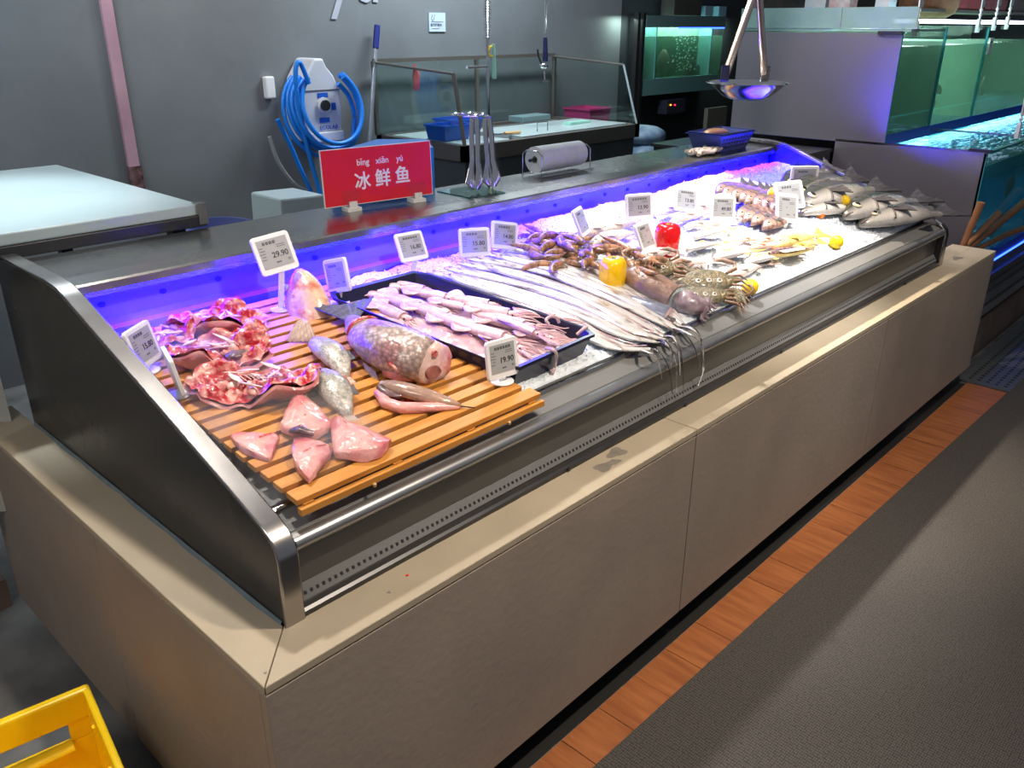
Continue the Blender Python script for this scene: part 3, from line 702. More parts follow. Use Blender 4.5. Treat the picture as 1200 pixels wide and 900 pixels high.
for k, (body, tl, lab) in enumerate(RB):
    P_ = path_pts(body, 30); root = thing('ribbonfish', lab, 'fish', P_[0], 'ribbonfish laid side by side')
    n = len(P_)
    ra = [.026*interp([(0, .25), (.05, .7), (.12, 1), (.6, .95), (1, .38)], i/(n-1)) for i in range(n)]
    rb = [r*.40 for r in ra]
    MB().loft(P_, ra, rb, (0, 0, 1), 12).build('body', ribbon_m, root, ang=80)
    # dorsal fin ridge along the back
    fr = [p+Vector((.016, 0, .006)) for p in P_[3:-2]]
    MB().loft(fr, .0022, .0014, n=6).build('dorsal_fin', squid_m, root)
    T_ = [P_[-2], P_[-1]]+[ony(a, b, .11-.02*min(1, j*.6)) for j, (a, b) in enumerate(tl)]
    T2 = []
    for i in range(17):
        t = i/16*(len(T_)-1); q = min(int(t), len(T_)-2); f = t-q
        p0 = T_[max(q-1, 0)]; p1 = T_[q]; p2 = T_[q+1]; p3 = T_[min(q+2, len(T_)-1)]
        T2.append(.5*((2*p1)+(p2-p0)*f+(2*p0-5*p1+4*p2-p3)*f*f+(3*p1-p0-3*p2+p3)*f**3))
    rr = [max(.0012, .0075*(1-i/16)**.8) for i in range(17)]
    MB().loft(T2, rr, [r*.45 for r in rr], (0, 0, 1), 8).build('tail', ribbon_m if k % 2 else ribbon_tail, root)
    e = MB().ell(P_[1]+Vector((0, -.004, .008)), (.005, .005, .004), 10, 6).build('eye', eye_w, root)

# ---------------------------------------------------------------- squid tray
FL, FR, BR, BL = [Vector(p) for p in ((.812, .209, 0), (1.14, .222, 0), (1.045, .80, 0), (.725, .80, 0))]
ty = lambda p, h: Vector((p.x, p.y, zd(p.y)+h))
tray = thing('fish_tray', 'dark navy plastic tray full of squid, tilted on the ice beside the slatted rack', 'tray', ty((FL+FR+BR+BL)/4, 0))
def ring(k, h):
    c = (FL+FR+BR+BL)/4; out = []
    for p, q in ((FL, FR), (FR, BR), (BR, BL), (BL, FL)):
        for t in (.06, .5, .94):
            v = p.lerp(q, t); out.append(ty(c+(v-c)*k, h))
    return out
mb = MB(); rings = [ring(.90, .012), ring(.93, .016), ring(.99, .068), ring(1.03, .070), ring(1.03, .062), ring(1.0, .060), ring(.94, .006), ring(.88, .002)]
n = 12
for r_ in rings: mb.v += r_
for i in range(len(rings)-1):
    for k in range(n): mb.f.append((i*n+k, i*n+(k+1) % n, (i+1)*n+(k+1) % n, (i+1)*n+k))
mb.f.append(tuple(range(n))); mb.f.append(tuple(range((len(rings)-1)*n, len(rings)*n)))
mb.build('tray_shell', tray_m, tray, smooth=True, ang=30)
def make_squid(name, label, mm, group=None):
    root = thing(name, label, 'squid', (0, 0, 0), group)
    ts = [i/12 for i in range(13)]
    MB().loft([(.58*t, 0, .055) for t in ts], [.012+.085*sin(min(1, t*1.4)*pi/2)*(1-.12*t) for t in ts], [.01+.058*sin(min(1, t*1.5)*pi/2)*(1-.1*t) for t in ts], n=16, flat=.2).build('mantle', mm, root, ang=80)
    def fn(u, v):
        s = (v-.5)*2; return Vector((.02+.28*u, s*(.03+.14*sin(pi*u**.8)), .07+.01*sin(v*9))), Vector((0, 0, 1))
    MB().sheet(fn, 8, 10, .008).build('mantle_fin', mm, root, ang=80)
    hd = MB().loft([(.56, 0, .05), (.60, 0, .055), (.66, 0, .055), (.70, 0, .05)], [.045, .052, .055, .04], [.035, .042, .044, .032], n=14).build('head', mm, root)
    for s in (-1, 1):
        MB().ell((.64, s*.045, .065), (.016, .012, .016), 10, 6).build('eye', eye_b, hd)
    rnd = random.Random(5)
    for i in range(7):
        a = (i-3)*.028; P_ = []
        ph = rnd.uniform(0, 6)
        for j in range(8):
            t = j/7; P_.append((.69+.31*t, a*(1+1.6*t)+.02*sin(t*5+ph)*t, .05-.02*t+.015*sin(t*6+ph*2)*t))
        MB().tube(P_, [.016*(1-.75*j/7) for j in range(8)], 7).build('tentacle', mm, root)
    return root
sq = make_squid('squid', 'x', squid_m)
def trayp(px, py, h): return deck(px, py, h)
sqs = [((528, 384), (640, 416), .05, 0), ((552, 372), (668, 402), .055, .2), ((600, 365), (684, 387), .06, 0), ((560, 395), (640, 425), .045, -.2), ((500, 372), (600, 405), .05, .1),
       ((470, 360), (565, 390), .05, 0), ((520, 352), (610, 368), .055, .3), ((470, 343), (560, 362), .055, 0), ((440, 348), (530, 380), .045, .2), ((430, 358), (505, 392), .04, 0),
       ((450, 334), (530, 352), .05, -.2), ((415, 345), (490, 362), .045, 0), ((580, 378), (660, 410), .066, -.4), ((540, 362), (636, 380), .066, .1), ((600, 392), (662, 403), .06, 0), ((500, 355), (575, 372), .066, -.1), ((425, 336), (500, 345), .05, .1)]
ql = ['pink squid at the near left edge of the tray behind the front price tag', 'pale squid in the middle of the near half of the tray', 'pale squid against the right edge of the tray near the curled tentacle', 'pink squid in the near left corner of the tray',
      'squid just right of the carp cut end', 'squid behind the carp body in the tray', 'bright white squid near the tray centre, tentacles to the right', 'bluish squid in the far right half of the tray', 'bluish squid along the left edge of the tray',
      'squid partly hidden behind the carp scales', 'blue lit squid by the far right rim of the tray', 'blue lit squid in the far left corner of the tray', 'topmost squid at the near end of the tray', 'topmost squid at the right edge, middle of the tray',
      'short squid in the near right corner of the tray', 'topmost squid in the centre of the tray', 'blue lit squid nearest the case wall in the tray']
for i, (a, b, h, r_) in enumerate(sqs):
    o = sq if i == 0 else copy_tree(sq); o['label'] = ql[i]; o['group'] = 'squid piled in the tray'
    A = trayp(*a, h-.014); B = trayp(*b, h-.016); orient(o, A, B, r_, scale=max(.16, min(.26, (B-A).length)))
# a filling layer of smaller squid pieces under the countable ones
c_ = (FL+FR+BR+BL)/4
def filp(u, v):
    p = FL.lerp(FR, u).lerp(BL.lerp(BR, u), v); p = c_+(p-c_)*.95
    return ty(p, .034+.012*noise.noise(Vector((u*5, v*9, 1)))+.006*noise.noise(Vector((u*14, v*24, 4))))
tag(MB().grid(filp, 40, 70).build('squid_meat', squid_m), 'layer of pale squid meat at the bottom of the navy tray', 'squid', kind='stuff')
# clear plastic film patch lying on the squid
P_ = [deck(452, 366, .075), deck(480, 361, .08), deck(510, 352, .08), deck(505, 386, .075), deck(470, 380, .075)]
for (pts_, lab) in (([deck(655, 378, .075), deck(652, 372, .09), deck(645, 371, .095), deck(640, 375, .09), deck(643, 380, .08)], 'thin curled tentacle looped above the right tray rim'),
                    ([deck(640, 408, .06), deck(648, 410, .074), deck(652, 416, .06), deck(650, 430, .02), deck(647, 438, .01)], 'pale tentacle hanging over the front rim of the tray'),
                    ([deck(676, 392, .06), deck(683, 386, .074), deck(688, 383, .078)], 'short pale tentacle lying across the right corner of the tray')):
    free(MB().tube(curve_pts(pts_), .0045, 8).build('squid_tentacle', squid_m), lab, 'squid')

# big brown cuttlefish, mackerel
A = deck(722, 322, .0); B = deck(786, 362, 0)
cf = thing('cuttlefish', 'big brown cuttlefish with a purple speckled head, right of the yellow pepper', 'cuttlefish', onice(735, 335))
P_ = [onice(x, y_, .035) for x, y_ in ((733, 319), (742, 324), (757, 331), (774, 340), (790, 348))]
MB().loft(P_, [.025, .046, .056, .055, .050], [.018, .034, .040, .038, .034], n=20, flat=.1).build('mantle', squid_b, cf, ang=80)
Q = [onice(x, y_, .03) for x, y_ in ((787, 346), (791, 348), (794, 350))]
MB().loft(Q, [.042, .046, .040], [.028, .031, .026], n=18).build('collar', M('silver_green_collar', (.40, .50, .50), (.6, .66, .66), 10, .2, .4), cf)
hd = noisy(MB().loft([onice(x, y_, .026) for x, y_ in ((793, 350), (803, 354), (816, 358), (828, 361))], [.036, .044, .042, .026], [.026, .034, .030, .018], n=22), .006, 40).build('head', octo, cf, ang=80)
rnd = random.Random(3)
for i in range(7):
    a0 = onice(820+i*1.2, 356+i*1.2, .02); a1 = onice(838-i*3+rnd.uniform(-3, 3), 356+i*3, .008)
    mid = (a0+a1)/2+Vector((0, 0, .012))
    MB().tube([a0, mid, a1, a1+Vector((rnd.uniform(-.01, .01), -.015, -.004))], [.012, .010, .006, .003], 8).build('tentacle', octo, cf)
mk = thing('mackerel', 'headless grey mackerel with a pale cut end, in front of the cuttlefish', 'fish', onice(740, 360))
P_ = [onice(x, y_, h) for x, y_, h in ((706, 343, .010), (724, 349, .016), (744, 355, .020), (764, 362, .022), (783, 369, .022))]
MB().loft(P_, [.008, .020, .028, .033, .034], [.006, .014, .020, .024, .025], n=18, flat=.1).build('body', M('mackerel_skin', (.36, .37, .42), (.15, .16, .20), 20, .22, .4, .1, 60, coat=.5), mk, ang=80)
d_ = (P_[-1]-P_[-2]).normalized()
MB().loft([P_[-1]-d_*.001, P_[-1]+d_*.004], [.032, .026], [.023, .018], n=18).build('cut_face', flesh_w, mk)
MB().loft([p+Vector((-.012, -.03, -.008)) for p in P_[2:]], [.01, .012, .012], [.006, .008, .008], n=10).build('belly_fin', fin_d, mk)

# ---------------------------------------------------------------- crayfish / shrimp heap
def make_shrimp(name):
    root = thing(name, 'x', 'shrimp')
    P_ = [(.0, 0, .10), (.12, 0, .12), (.3, .02, .14), (.5, .06, .14), (.7, .14, .12), (.84, .25, .09), (.9, .36, .06)]
    sh = MB().loft(P_, [.03, .09, .12, .115, .09, .06, .04], [.03, .09, .115, .11, .085, .055, .03], n=12).build('shell', shrimp_m, root, ang=80)
    for i, t in enumerate((.45, .58, .70, .80)):
        a = Vector(P_[3]).lerp(Vector(P_[5]), (t-.45)/.4)
        MB().loft([a-Vector((.012, .005, 0)), a+Vector((.012, .005, 0))], .119-.022*i, .116-.022*i, n=12).build('segment', crab_leg, root)
    for s in (-1, 1):
        def tf(u, v): return Vector((.90+.05*u+s*.06*u*v, .36+.13*u, .05+.02*v)), Vector((0, 0, 1))
        MB().sheet(tf, 3, 3, .012).build('tail_fan', shrimp_m, root)
        MB().tube([(.0, s*.03, .12), (-.15, s*.10, .16), (-.30, s*.22, .10), (-.38, s*.4, .06)], .008, 5).build('antenna', crab_leg, root)
        MB().ell((.02, s*.045, .14), (.02, .02, .02), 8, 6).build('eye', eye_b, root)
        for i in range(3):
            x = .18+.1*i; MB().tube([(x, s*.05, .1), (x-.06, s*.15, .12), (x-.12, s*.2, .02)], .011, 5).build('leg', crab_leg, root)
    return root
shr = make_shrimp('crayfish'); rnd = random.Random(11)
anch = []
while len(anch) < 64:
    ax_, ay_ = rnd.uniform(618, 752), rnd.uniform(278, 330)
    c_y = 291+(ax_-618)*.16
    if ((ay_-c_y)/(15+4*sin(ax_*.05)))**2 < 1 and not (700 < ax_ < 735 and ay_ > 306): anch.append((ax_, ay_))
wh = ['on top of the heap', 'in the upper layer', 'low in the heap', 'at the heap edge']
for i, (x, y_) in enumerate(anch):
    o = shr if i == 0 else copy_tree(shr)
    side = 'left end' if x < 650 else ('middle' if x < 690 else 'right end')
    o['label'] = 'brown crayfish in the heap between ribbonfish and pale fish, %s' % side
    o['group'] = 'crayfish heap, %s' % side
    A = onice(x, y_, .004+.016*(i % 3)); a = rnd.uniform(0, 6.28)
    orient(o, A, A+Vector((cos(a), sin(a), rnd.uniform(-.1, .2))), rnd.uniform(-.6, .6), scale=rnd.uniform(.085, .125))

# ---------------------------------------------------------------- three-spot crabs
def make_crab(name):
    root = thing(name, 'x', 'crab'); out = []
    m = MB()
    def cp(u, v):
        a = 2*pi*u; r = v; sx = .5*(1+.10*cos(2*a)); spike = .05*max(0, sin(9*a))**2*v*(1 if sin(a) > -.2 else 0)
        if abs(sin(a)) < .2: spike += .10*v**4
        x = (sx+spike)*cos(a)*r; y = .30*sin(a)*r*(1.0 if sin(a) > 0 else .9)
        return (x, y, .10*sqrt(max(0, 1-r*r))+.06+.006*sin(14*x)*sin(16*y))
    m.grid(cp, 48, 8); k = len(m.v)
    m.grid(lambda u, v: (Vector(cp(u, v)).x, Vector(cp(u, v)).y, .06-.05*sqrt(max(0, 1-v*v))), 48, 6)
    m.build('carapace', crab_m, root, ang=80)
    for x in (-.2, 0, .2):
        z = .10*sqrt(1-(x/.5)**2)+.058
        rg = MB().ell((x, -.06, z-.004), (.055, .055, .018), 14, 6).build('ring_spot', ring_m, root)
        MB().ell((x, -.06, z+.004), (.034, .034, .016), 12, 6).build('spot', spot_m, rg)
    for s in (-1, 1):
        MB().loft([(s*.40, .18, .07), (s*.58, .28, .09), (s*.60, .42, .09), (s*.40, .52, .08), (s*.22, .50, .07)], [.03, .05, .045, .05, .01], [.03, .04, .04, .04, .01], n=9).build('claw', crab_leg, root)
        for i in range(4):
            y0 = .12-.1*i
            MB().loft([(s*.42, y0, .05), (s*.62, y0-.04-.03*i, .12), (s*.80, y0-.12-.05*i, .04)], [.03, .024, .008], n=7).build('leg', crab_leg, root)
        MB().tube([(s*.06, .28, .1), (s*.07, .33, .14)], .012, 6).build('eye_stalk', crab_leg, root)
    return root
crab = make_crab('spotted_crab')
cr = [((764, 316), -.75, .150, .02, .55), ((828, 332), -.75, .165, .035, .55), ((824, 348), -.75, .145, .012, .5), ((860, 349), -1.9, .10, .02, .9), ((793, 322), -.5, .12, .012, .3)]
cl = ['three spotted crab behind the cuttlefish, farthest left', 'three spotted crab on top, largest and brightest', 'three spotted crab directly below the top crab', 'crab tilted on its side beside the front lemon', 'half hidden crab between the left crab and the top crab']
for i, ((x, y_), a, s, h, tl) in enumerate(cr):
    o = crab if i == 0 else copy_tree(crab); o['label'] = cl[i]; o['group'] = 'three spotted crabs'
    A = onice(x, y_, h)
    o.matrix_world = Matrix.Translation(A) @ Matrix.Rotation(a, 4, 'Z') @ Matrix.Rotation(tl, 4, 'X') @ Matrix.Diagonal((s, s, s, 1))

# ---------------------------------------------------------------- peppers, lemons
def pepper(name, label, px, py, w_, h_, m, ph):
    c = onice(px, py, -.004); root = thing(name, label, 'pepper', c)
    pr = [(.02, .004), (.30, 0), (.40, .05), (.45, .2), (.49, .45), (.5, .7), (.46, .86), (.36, .96), (.2, .98), (.06, .90), (.01, .88)]
    MB().lathe(c, [(r*w_, z*h_) for r, z in pr], 40, True, lambda t, z: .15*(abs(cos(1.5*t+ph))-.6)*(.3+z/h_)).build('flesh', m, root, ang=80)
    MB().tube([c+Vector((0, 0, h_*.88)), c+Vector((.004, .003, h_*.97))], [.008, .006], 8).build('stem', stem_m, root)
pepper('bell_pepper', 'yellow bell pepper standing between the crayfish and the cuttlefish', 717, 343, .082, .112, pepper_y, .4)
pepper('bell_pepper', 'red bell pepper standing on the ice beside the slanted price tag', 780, 300, .086, .112, pepper_r, 1.1)
def lemon(label, px, py, r_, m=lemon_m, name='lemon', h=0.0):
    c = onice(px, py, h); root = thing(name, label, 'fruit', c)
    mb = MB(); pr = [(.02, -1.18), (.16, -1.08), (.5, -.86), (.86, -.5), (1, 0), (.86, .5), (.5, .86), (.16, 1.08), (.02, 1.18)]
    mb.lathe((0, 0, 0), [(a*r_, z*r_) for a, z in pr], 22)
    R_ = Matrix.Rotation(1.35, 3, 'Y')
    mb.v = [R_ @ v for v in mb.v]; mb.v = [Matrix.Rotation(-.5, 3, 'Z') @ v + c+Vector((0, 0, r_*.9)) for v in mb.v]
    mb.build('rind', m, root); d = Matrix.Rotation(-.5, 3, 'Z') @ R_ @ Vector((0, 0, r_*1.17))
    MB().ell(c+Vector((0, 0, r_*.9))-d, (.004, .004, .004), 8, 6).build('tip', stem_m, root)
lemon('whole lemon near the front lip beside the spotted crabs', 878, 345, .027)
lemon('whole lemon on the ice left of the bass heads', 979, 291, .027)
lemon('lemon wedged between the bass bodies at the right end', 987, 243, .028, h=.03)
lemon('small lemon among the dark rockfish behind the tilted tag', 905, 232, .022, h=.05)
lemon('bright orange slice between two bass heads', 961, 256, .018, orange_m, 'orange_slice', .0)
lemon('yellow fruit piece on the ice behind the grey fish', 836, 250, .014, lemon_m, 'lemon_piece', .02)

# ================================================================ FISH ON THE RACK
def rp(px, py, h=.035): return deck(px, py, h)
# carp body: headless, scaled, with tail
carp = thing('carp', 'large headless scaled carp body with open belly cut and tail, on the rack', 'fish', rp(460, 415))
P_ = [rp(413, 375, .06), rp(420, 384, .068), rp(430, 392, .078), rp(445, 401, .086), rp(462, 409, .088), rp(478, 415, .086), rp(492, 420, .084), rp(503, 424, .082)]
ra = [.020, .034, .050, .062, .068, .068, .064, .058]; rb = [.014, .026, .040, .050, .054, .055, .053, .048]
m_carp = fishmat('carp_skin', (.70, .52, .46), (.62, .46, .40), (.52, .27, .25), 95, .28, .1, -.06, .10, axis=2, spotscale=14, scalebump=.2, darkline=.4)
MB().loft(P_, ra, rb, (0, 0, 1), 28, True).build('body', m_carp, carp, ang=80)
d_ = (P_[-1]-P_[-2]).normalized()
toC = (CAM-P_[-1]).normalized(); nf = (d_*.75+toC*.55).normalized(); sf = nf.cross(Vector((0, 0, 1))).normalized(); uf = sf.cross(nf)
cb_ = P_[-1]+d_*.004-Vector((0, 0, .002))
mb = MB(); ring_ = lambda k, o: [cb_+nf*o+sf*(.058*k*cos(t*pi/18))+uf*(.050*k*sin(t*pi/18)) for t in range(36)]
rr_ = [ring_(.96, -.035), ring_(1.0, -.012), ring_(.98, .006), ring_(.85, .014), ring_(.5, .016), ring_(.02, .015)]
for q in rr_: mb.v += q
for a_ in range(5):
    for k in range(36): mb.f.append((a_*36+k, a_*36+(k+1) % 36, (a_+1)*36+(k+1) % 36, (a_+1)*36+k))
noisy(mb, .005, 45, 2).build('cut_face', M('carp_cut_flesh', (.74, .54, .47), (.56, .12, .11), 22, .22, 0, .4, 50, detail=8, coat=.6, lo=.5, hi=.72), carp, ang=80)
mb = MB().loft([cb_+nf*.010-uf*.016+sf*.008, cb_+nf*.0215-uf*.016+sf*.008], [.024, .020], [.018, .014], uf, 18)
noisy(mb, .003, 60).build('belly_cavity', M('cavity_dark_red', (.10, .02, .02), (.36, .14, .12), 30, .3), carp)
MB().loft([cb_+nf*.010+uf*.026, cb_+nf*.020+uf*.026], [.010, .008], None, uf, 14).build('backbone', flesh_r, carp)
belly = MB().loft([rp(452, 436, .05), rp(466, 438, .056), rp(480, 436, .058), rp(496, 432, .06)], [.012, .022, .026, .022], [.012, .020, .024, .022], n=14)
noisy(belly, .006, 45, 4).build('belly_flap', flesh_p, carp, ang=80)
MB().loft([rp(455, 425, .10), rp(462, 431, .09), rp(466, 437, .075)], [.004, .006, .004], [.004, .005, .004], n=8).build('cut_edge', flesh_r, carp)
# slit near the tail
sl = []
for k in range(9):
    t = -1.1+2.0*k/8; p = P_[2]; dd = (P_[3]-P_[1]).normalized(); s2 = dd.cross(Vector((0, 0, 1))).normalized(); u2 = s2.cross(dd)
    sl.append(p+s2*.051*sin(t+.5)*1.0+u2*.042*cos(t+.5))
MB().tube(sl, [.002, .004, .005, .006, .006, .006, .005, .004, .002], 8).build('slit', flesh_r, carp)
def tfan(u, v):
    s = (v-.5)*2; a = rp(413, 375, .06); d0 = (a-P_[2]).normalized(); s0 = d0.cross(Vector((0, 0, 1))).normalized()
    return a+d0*(.105*u*(1-.35*(1-abs(s))))+s0*s*(.016+.072*u)+Vector((0, 0, .022*u+.002*sin(v*40)*u)), Vector((0, 0, 1))
MB().sheet(tfan, 8, 20, .003).build('tail_fin', fin_d, carp, ang=80)
MB().sheet(lambda u, v: (rp(412, 392, .055).lerp(rp(424, 400, .055), u)+Vector((-.02*v, -.035*v, -.01*v)), Vector((0, 0, 1))), 4, 4, .004).build('anal_fin', fin_l, carp, ang=80)
MB().sheet(lambda u, v: (rp(425, 425, .045).lerp(rp(440, 436, .045), u)+Vector((-.012*v, -.025*v, -.012*v)), Vector((0, 0, 1))), 4, 4, .004).build('pelvic_fin', fin_l, carp, ang=80)

# standing fish head
hb = rp(358, 385, .0)
top = ony(350, 316, hb.y+.07)
hd = thing('standing_fish', 'upright carp head pointing up with a splayed pectoral fin, on the rack', 'fish', rp(362, 388))
b1 = rp(366, 380, .01)
P_ = [b1.lerp(top, t) for t in (0, .15, .35, .55, .75, .9, 1.0)]
ra = [.060, .062, .060, .054, .042, .027, .010]; rb = [.042, .044, .043, .038, .030, .020, .010]
fwd = Vector((-.73, -.68, 0))
MB().loft(P_, ra, rb, fwd, 26).build('skull', skin_head, hd, ang=80)
rt_ = Vector((.68, -.73, 0))
ax = (top-b1).normalized()
for s in (-1, 1):
    ec = b1.lerp(top, .70)+rt_*s*.040+fwd*.016
    e = MB().ell(ec, (.010, .010, .010), 14, 8).build('eye', eye_w, hd)
    MB().ell(ec+rt_*s*.005+fwd*.004, (.006, .006, .006), 12, 6).build('pupil', eye_b, e)
MB().tube([b1.lerp(top, .93)+rt_*k*.016+fwd*(.020-abs(k)*.012) for k in (-1, -.5, 0, .5, 1)], .0022, 6).build('mouth', dark_m, hd)
MB().tube([b1.lerp(top, .62-.5*t)+rt_*(-.020+.05*t)+fwd*(.040-.012*t) for t in (0, .25, .5, .75, 1)], .0025, 6).build('gill_cover', flesh_p, hd)
for s in (-.012, .012): MB().ell(b1.lerp(top, .88)+rt_*s+fwd*.021, (.002, .002, .003), 8, 6).build('nostril', dark_m, hd)
def pfan(u, v):
    a = rp(356, 374, .075); e0 = rp(336, 400, .042); e1 = rp(372, 400, .044)
    return a.lerp(e0.lerp(e1, v), u)+Vector((0, 0, .003*sin(v*44)*u+.015*sin(u*pi))), Vector((0, 0, 1))
MB().sheet(pfan, 8, 24, .003).build('pectoral_fin', fin_l, hd, ang=80)
def ragged(u, v):
    a = 2*pi*v; return b1+rt_*.058*cos(a)*u+fwd*.041*sin(a)*u-ax*(.012*u+.004*sin(7*a)*u), -ax
MB().sheet(ragged, 4, 26, .004).build('cut_face', flesh_r, hd)

# two small gutted headless fish
gsk = fishmat('small_fish_skin', (.74, .68, .60), (.40, .38, .32), (.30, .29, .25), 190, .3, .15, -.03, .04, axis=2, spotscale=45, scalebump=.12, darkline=.6)
def gutted(label, pts, r, group='small gutted fish by the carp'):
    P_ = [rp(x, y_, h) for x, y_, h in pts]; root = thing('gutted_fish', label, 'fish', P_[1], group); n = len(P_)
    ra = [r*k for k in (.72, .95, 1.0, .85, .55, .26)]; rb = [k*.66 for k in ra]
    MB().loft(P_, ra, rb, (0, 0, 1), 20, True, .1).build('body', gsk, root, ang=80)
    d0 = (P_[0]-P_[1]).normalized(); s0 = d0.cross(Vector((0, 0, 1))).normalized()
    MB().loft([P_[0]-d0*.001, P_[0]+d0*.004], [r*.66, r*.5], [r*.42, r*.3], n=16).build('cut_face', flesh_p, root)
    noisy(MB().loft([P_[0]+s0*r*.7-Vector((0, 0, .004)), P_[1]+s0*r*.92-Vector((0, 0, .004)), P_[2]+s0*r*.9-Vector((0, 0, .004)), P_[3]+s0*r*.65-Vector((0, 0, .004))], [r*.25, r*.3, r*.2, r*.06], n=10), .004, 60).build('belly_flap', flesh_p, root)
    a = P_[-1]; d1 = (P_[-1]-P_[-2]).normalized(); s1 = d1.cross(Vector((0, 0, 1))).normalized()
    MB().sheet(lambda u, v: (a+d1*.028*u+s1*(v-.5)*2*(r*.24+.013*u)+Vector((0, 0, .001*sin(v*30)*u)), Vector((0, 0, 1))), 5, 12, .0025).build('tail_fin', fin_l, root, ang=80)
    MB().sheet(lambda u, v: (P_[2].lerp(P_[3], u)-s1*(r*.85+.012*v), Vector((0, 0, 1))), 5, 2, .002).build('dorsal_fin', fin_d, root, ang=80)
gutted('small silver gutted fish beneath the carp tail, upper of the pair', [(372, 402, .058), (380, 407, .062), (389, 414, .062), (397, 424, .056), (402, 434, .048), (405, 442, .042)], .034)
gutted('small silver gutted fish overlapping in front of its twin', [(376, 440, .058), (384, 446, .062), (392, 455, .062), (398, 466, .055), (403, 477, .046), (408, 487, .040)], .036)

# open gutted fish
og = thing('open_gutted_fish', 'small brown fish lying open with an empty belly, front of the rack', 'fish', rp(492, 466))
P_ = [rp(x, y_, h) for x, y_, h in ((447, 452, .052), (462, 454, .058), (482, 459, .058), (503, 465, .054), (525, 472, .048), (540, 476, .042))]
osk = fishmat('brown_fish_skin', (.66, .40, .28), (.34, .22, .16), None, 90, .25, .1, -.02, .05, axis=2, scalebump=.08)
MB().loft(P_, [.014, .020, .021, .020, .014, .007], [.012, .016, .017, .016, .012, .006], n=16).build('back_side', osk, og, ang=80)
P2 = [rp(x, y_, h) for x, y_, h in ((444, 460, .048), (452, 472, .048), (470, 478, .048), (492, 478, .046), (515, 477, .044), (538, 477, .041))]
MB().loft(P2, [.012, .014, .014, .014, .011, .006], [.010, .012, .013, .012, .010, .005], n=14).build('belly_side', skin_pink, og, ang=80)
mb = MB().grid(lambda u, v: P_[0].lerp(P_[4], u).lerp(P2[0].lerp(P2[4], u), v)+Vector((0, 0, -.008+.003*sin(u*30))), 12, 5); mb.build('belly_cavity', flesh_r, og)
MB().loft([rp(445, 453, .06), rp(455, 462, .056), rp(470, 464, .052)], [.010, .012, .006], [.006, .008, .004], n=10).build('gill', dark_m, og)
a = P_[-1]; MB().sheet(lambda u, v: (a.lerp(rp(549, 477, .042), u)+Vector((-.006, .012, 0))*(v-.5)*2*(.5+.6*u), Vector((0, 0, 1))), 4, 8, .003).build('tail_fin', fin_d, og)

# tail cuts: flat triangular pieces of pink fish
def tailcut(label, tip, l, r_, h0=.045, th=.02, dark=True):
    T = rp(*tip, h0); Lp = rp(*l, h0); Rp = rp(*r_, h0)
    root = thing('fish_tail_cut', label, 'fish', (T+Lp+Rp)/3-Vector((0, 0, .02)), 'pink tail cuts at the near end of the rack')
    n = 14
    def f(u, v):
        e = Lp.lerp(Rp, v); mid = (Lp+Rp)/2; ax_ = mid-T; uu = .06+.94*u
        p = T+ax_*uu+(e-mid)*(.20+.92*uu**1.15-.12*uu**4); bulge = sin(pi*(.10+.80*v))
        p = p+ax_*.22*sin(pi*v)*u**2-ax_*.10*u
        return p, bulge, u
    mb = MB(); base = []
    for sgn in (1, -1):
        mb.grid(lambda u, v: f(u, v)[0]+Vector((0, 0, (sgn*th*(.25+.75*f(u, v)[1])*(.45+.55*sin(pi*min(1, .15+u*.7)))*(1 if sgn > 0 else .5))+.004*noise.noise(f(u, v)[0]*50))), n, n)
    m_ = (n+1)*(n+1)
    rim = [i*(n+1) for i in range(n+1)]+[n*(n+1)+j for j in range(1, n+1)]+[i*(n+1)+n for i in range(n-1, -1, -1)]+[j for j in range(n-1, 0, -1)]
    for i in range(len(rim)):
        p, q = rim[i], rim[(i+1) % len(rim)]; mb.f.append((p, q, m_+q, m_+p))
    mb.build('meat', skin_pink, root, ang=80)
    ctr = T.lerp((Lp+Rp)/2, .08)
    noisy(MB().loft([T-Vector((0, 0, .004)), T.lerp((Lp+Rp)/2, .12)], [.008, .014], [.010, .012], n=12), .002, 80).build('cut_face', flesh_r, root)
    mid = [T.lerp((Lp+Rp)/2, t)+Vector((0, 0, th*.95*(.45+.55*sin(pi*min(1, .15+t*.7)))+.0005)) for t in (.15, .4, .7, .92)]
    MB().loft(mid, [.002, .0035, .003, .001], [.0012, .0015, .0015, .0008], n=6).build('blood_line', flesh_r, root)
tailcut('pink triangular tail cut pointing up between the red head and the small fish', (350, 462), (330, 508), (392, 505), .05)
tailcut('flat pale pink tail cut lying farthest left of the tail cuts', (324, 512), (266, 512), (312, 541), .042, .014)
tailcut('pink tail cut nearest the front edge of the rack', (388, 528), (341, 518), (358, 566), .045)
tailcut('dark red tipped tail cut on the right of the tail group', (392, 494), (463, 524), (396, 538), .048, .024)
dk = noisy(MB().loft([rp(340, 505, .06), rp(352, 503, .068), rp(368, 507, .062)], [.008, .014, .008], [.004, .008, .005], n=12), .003, 60)
free(dk.build('meat_scrap', dark_m), 'small dark scrap of meat lying on the pink tail cuts', 'fish')

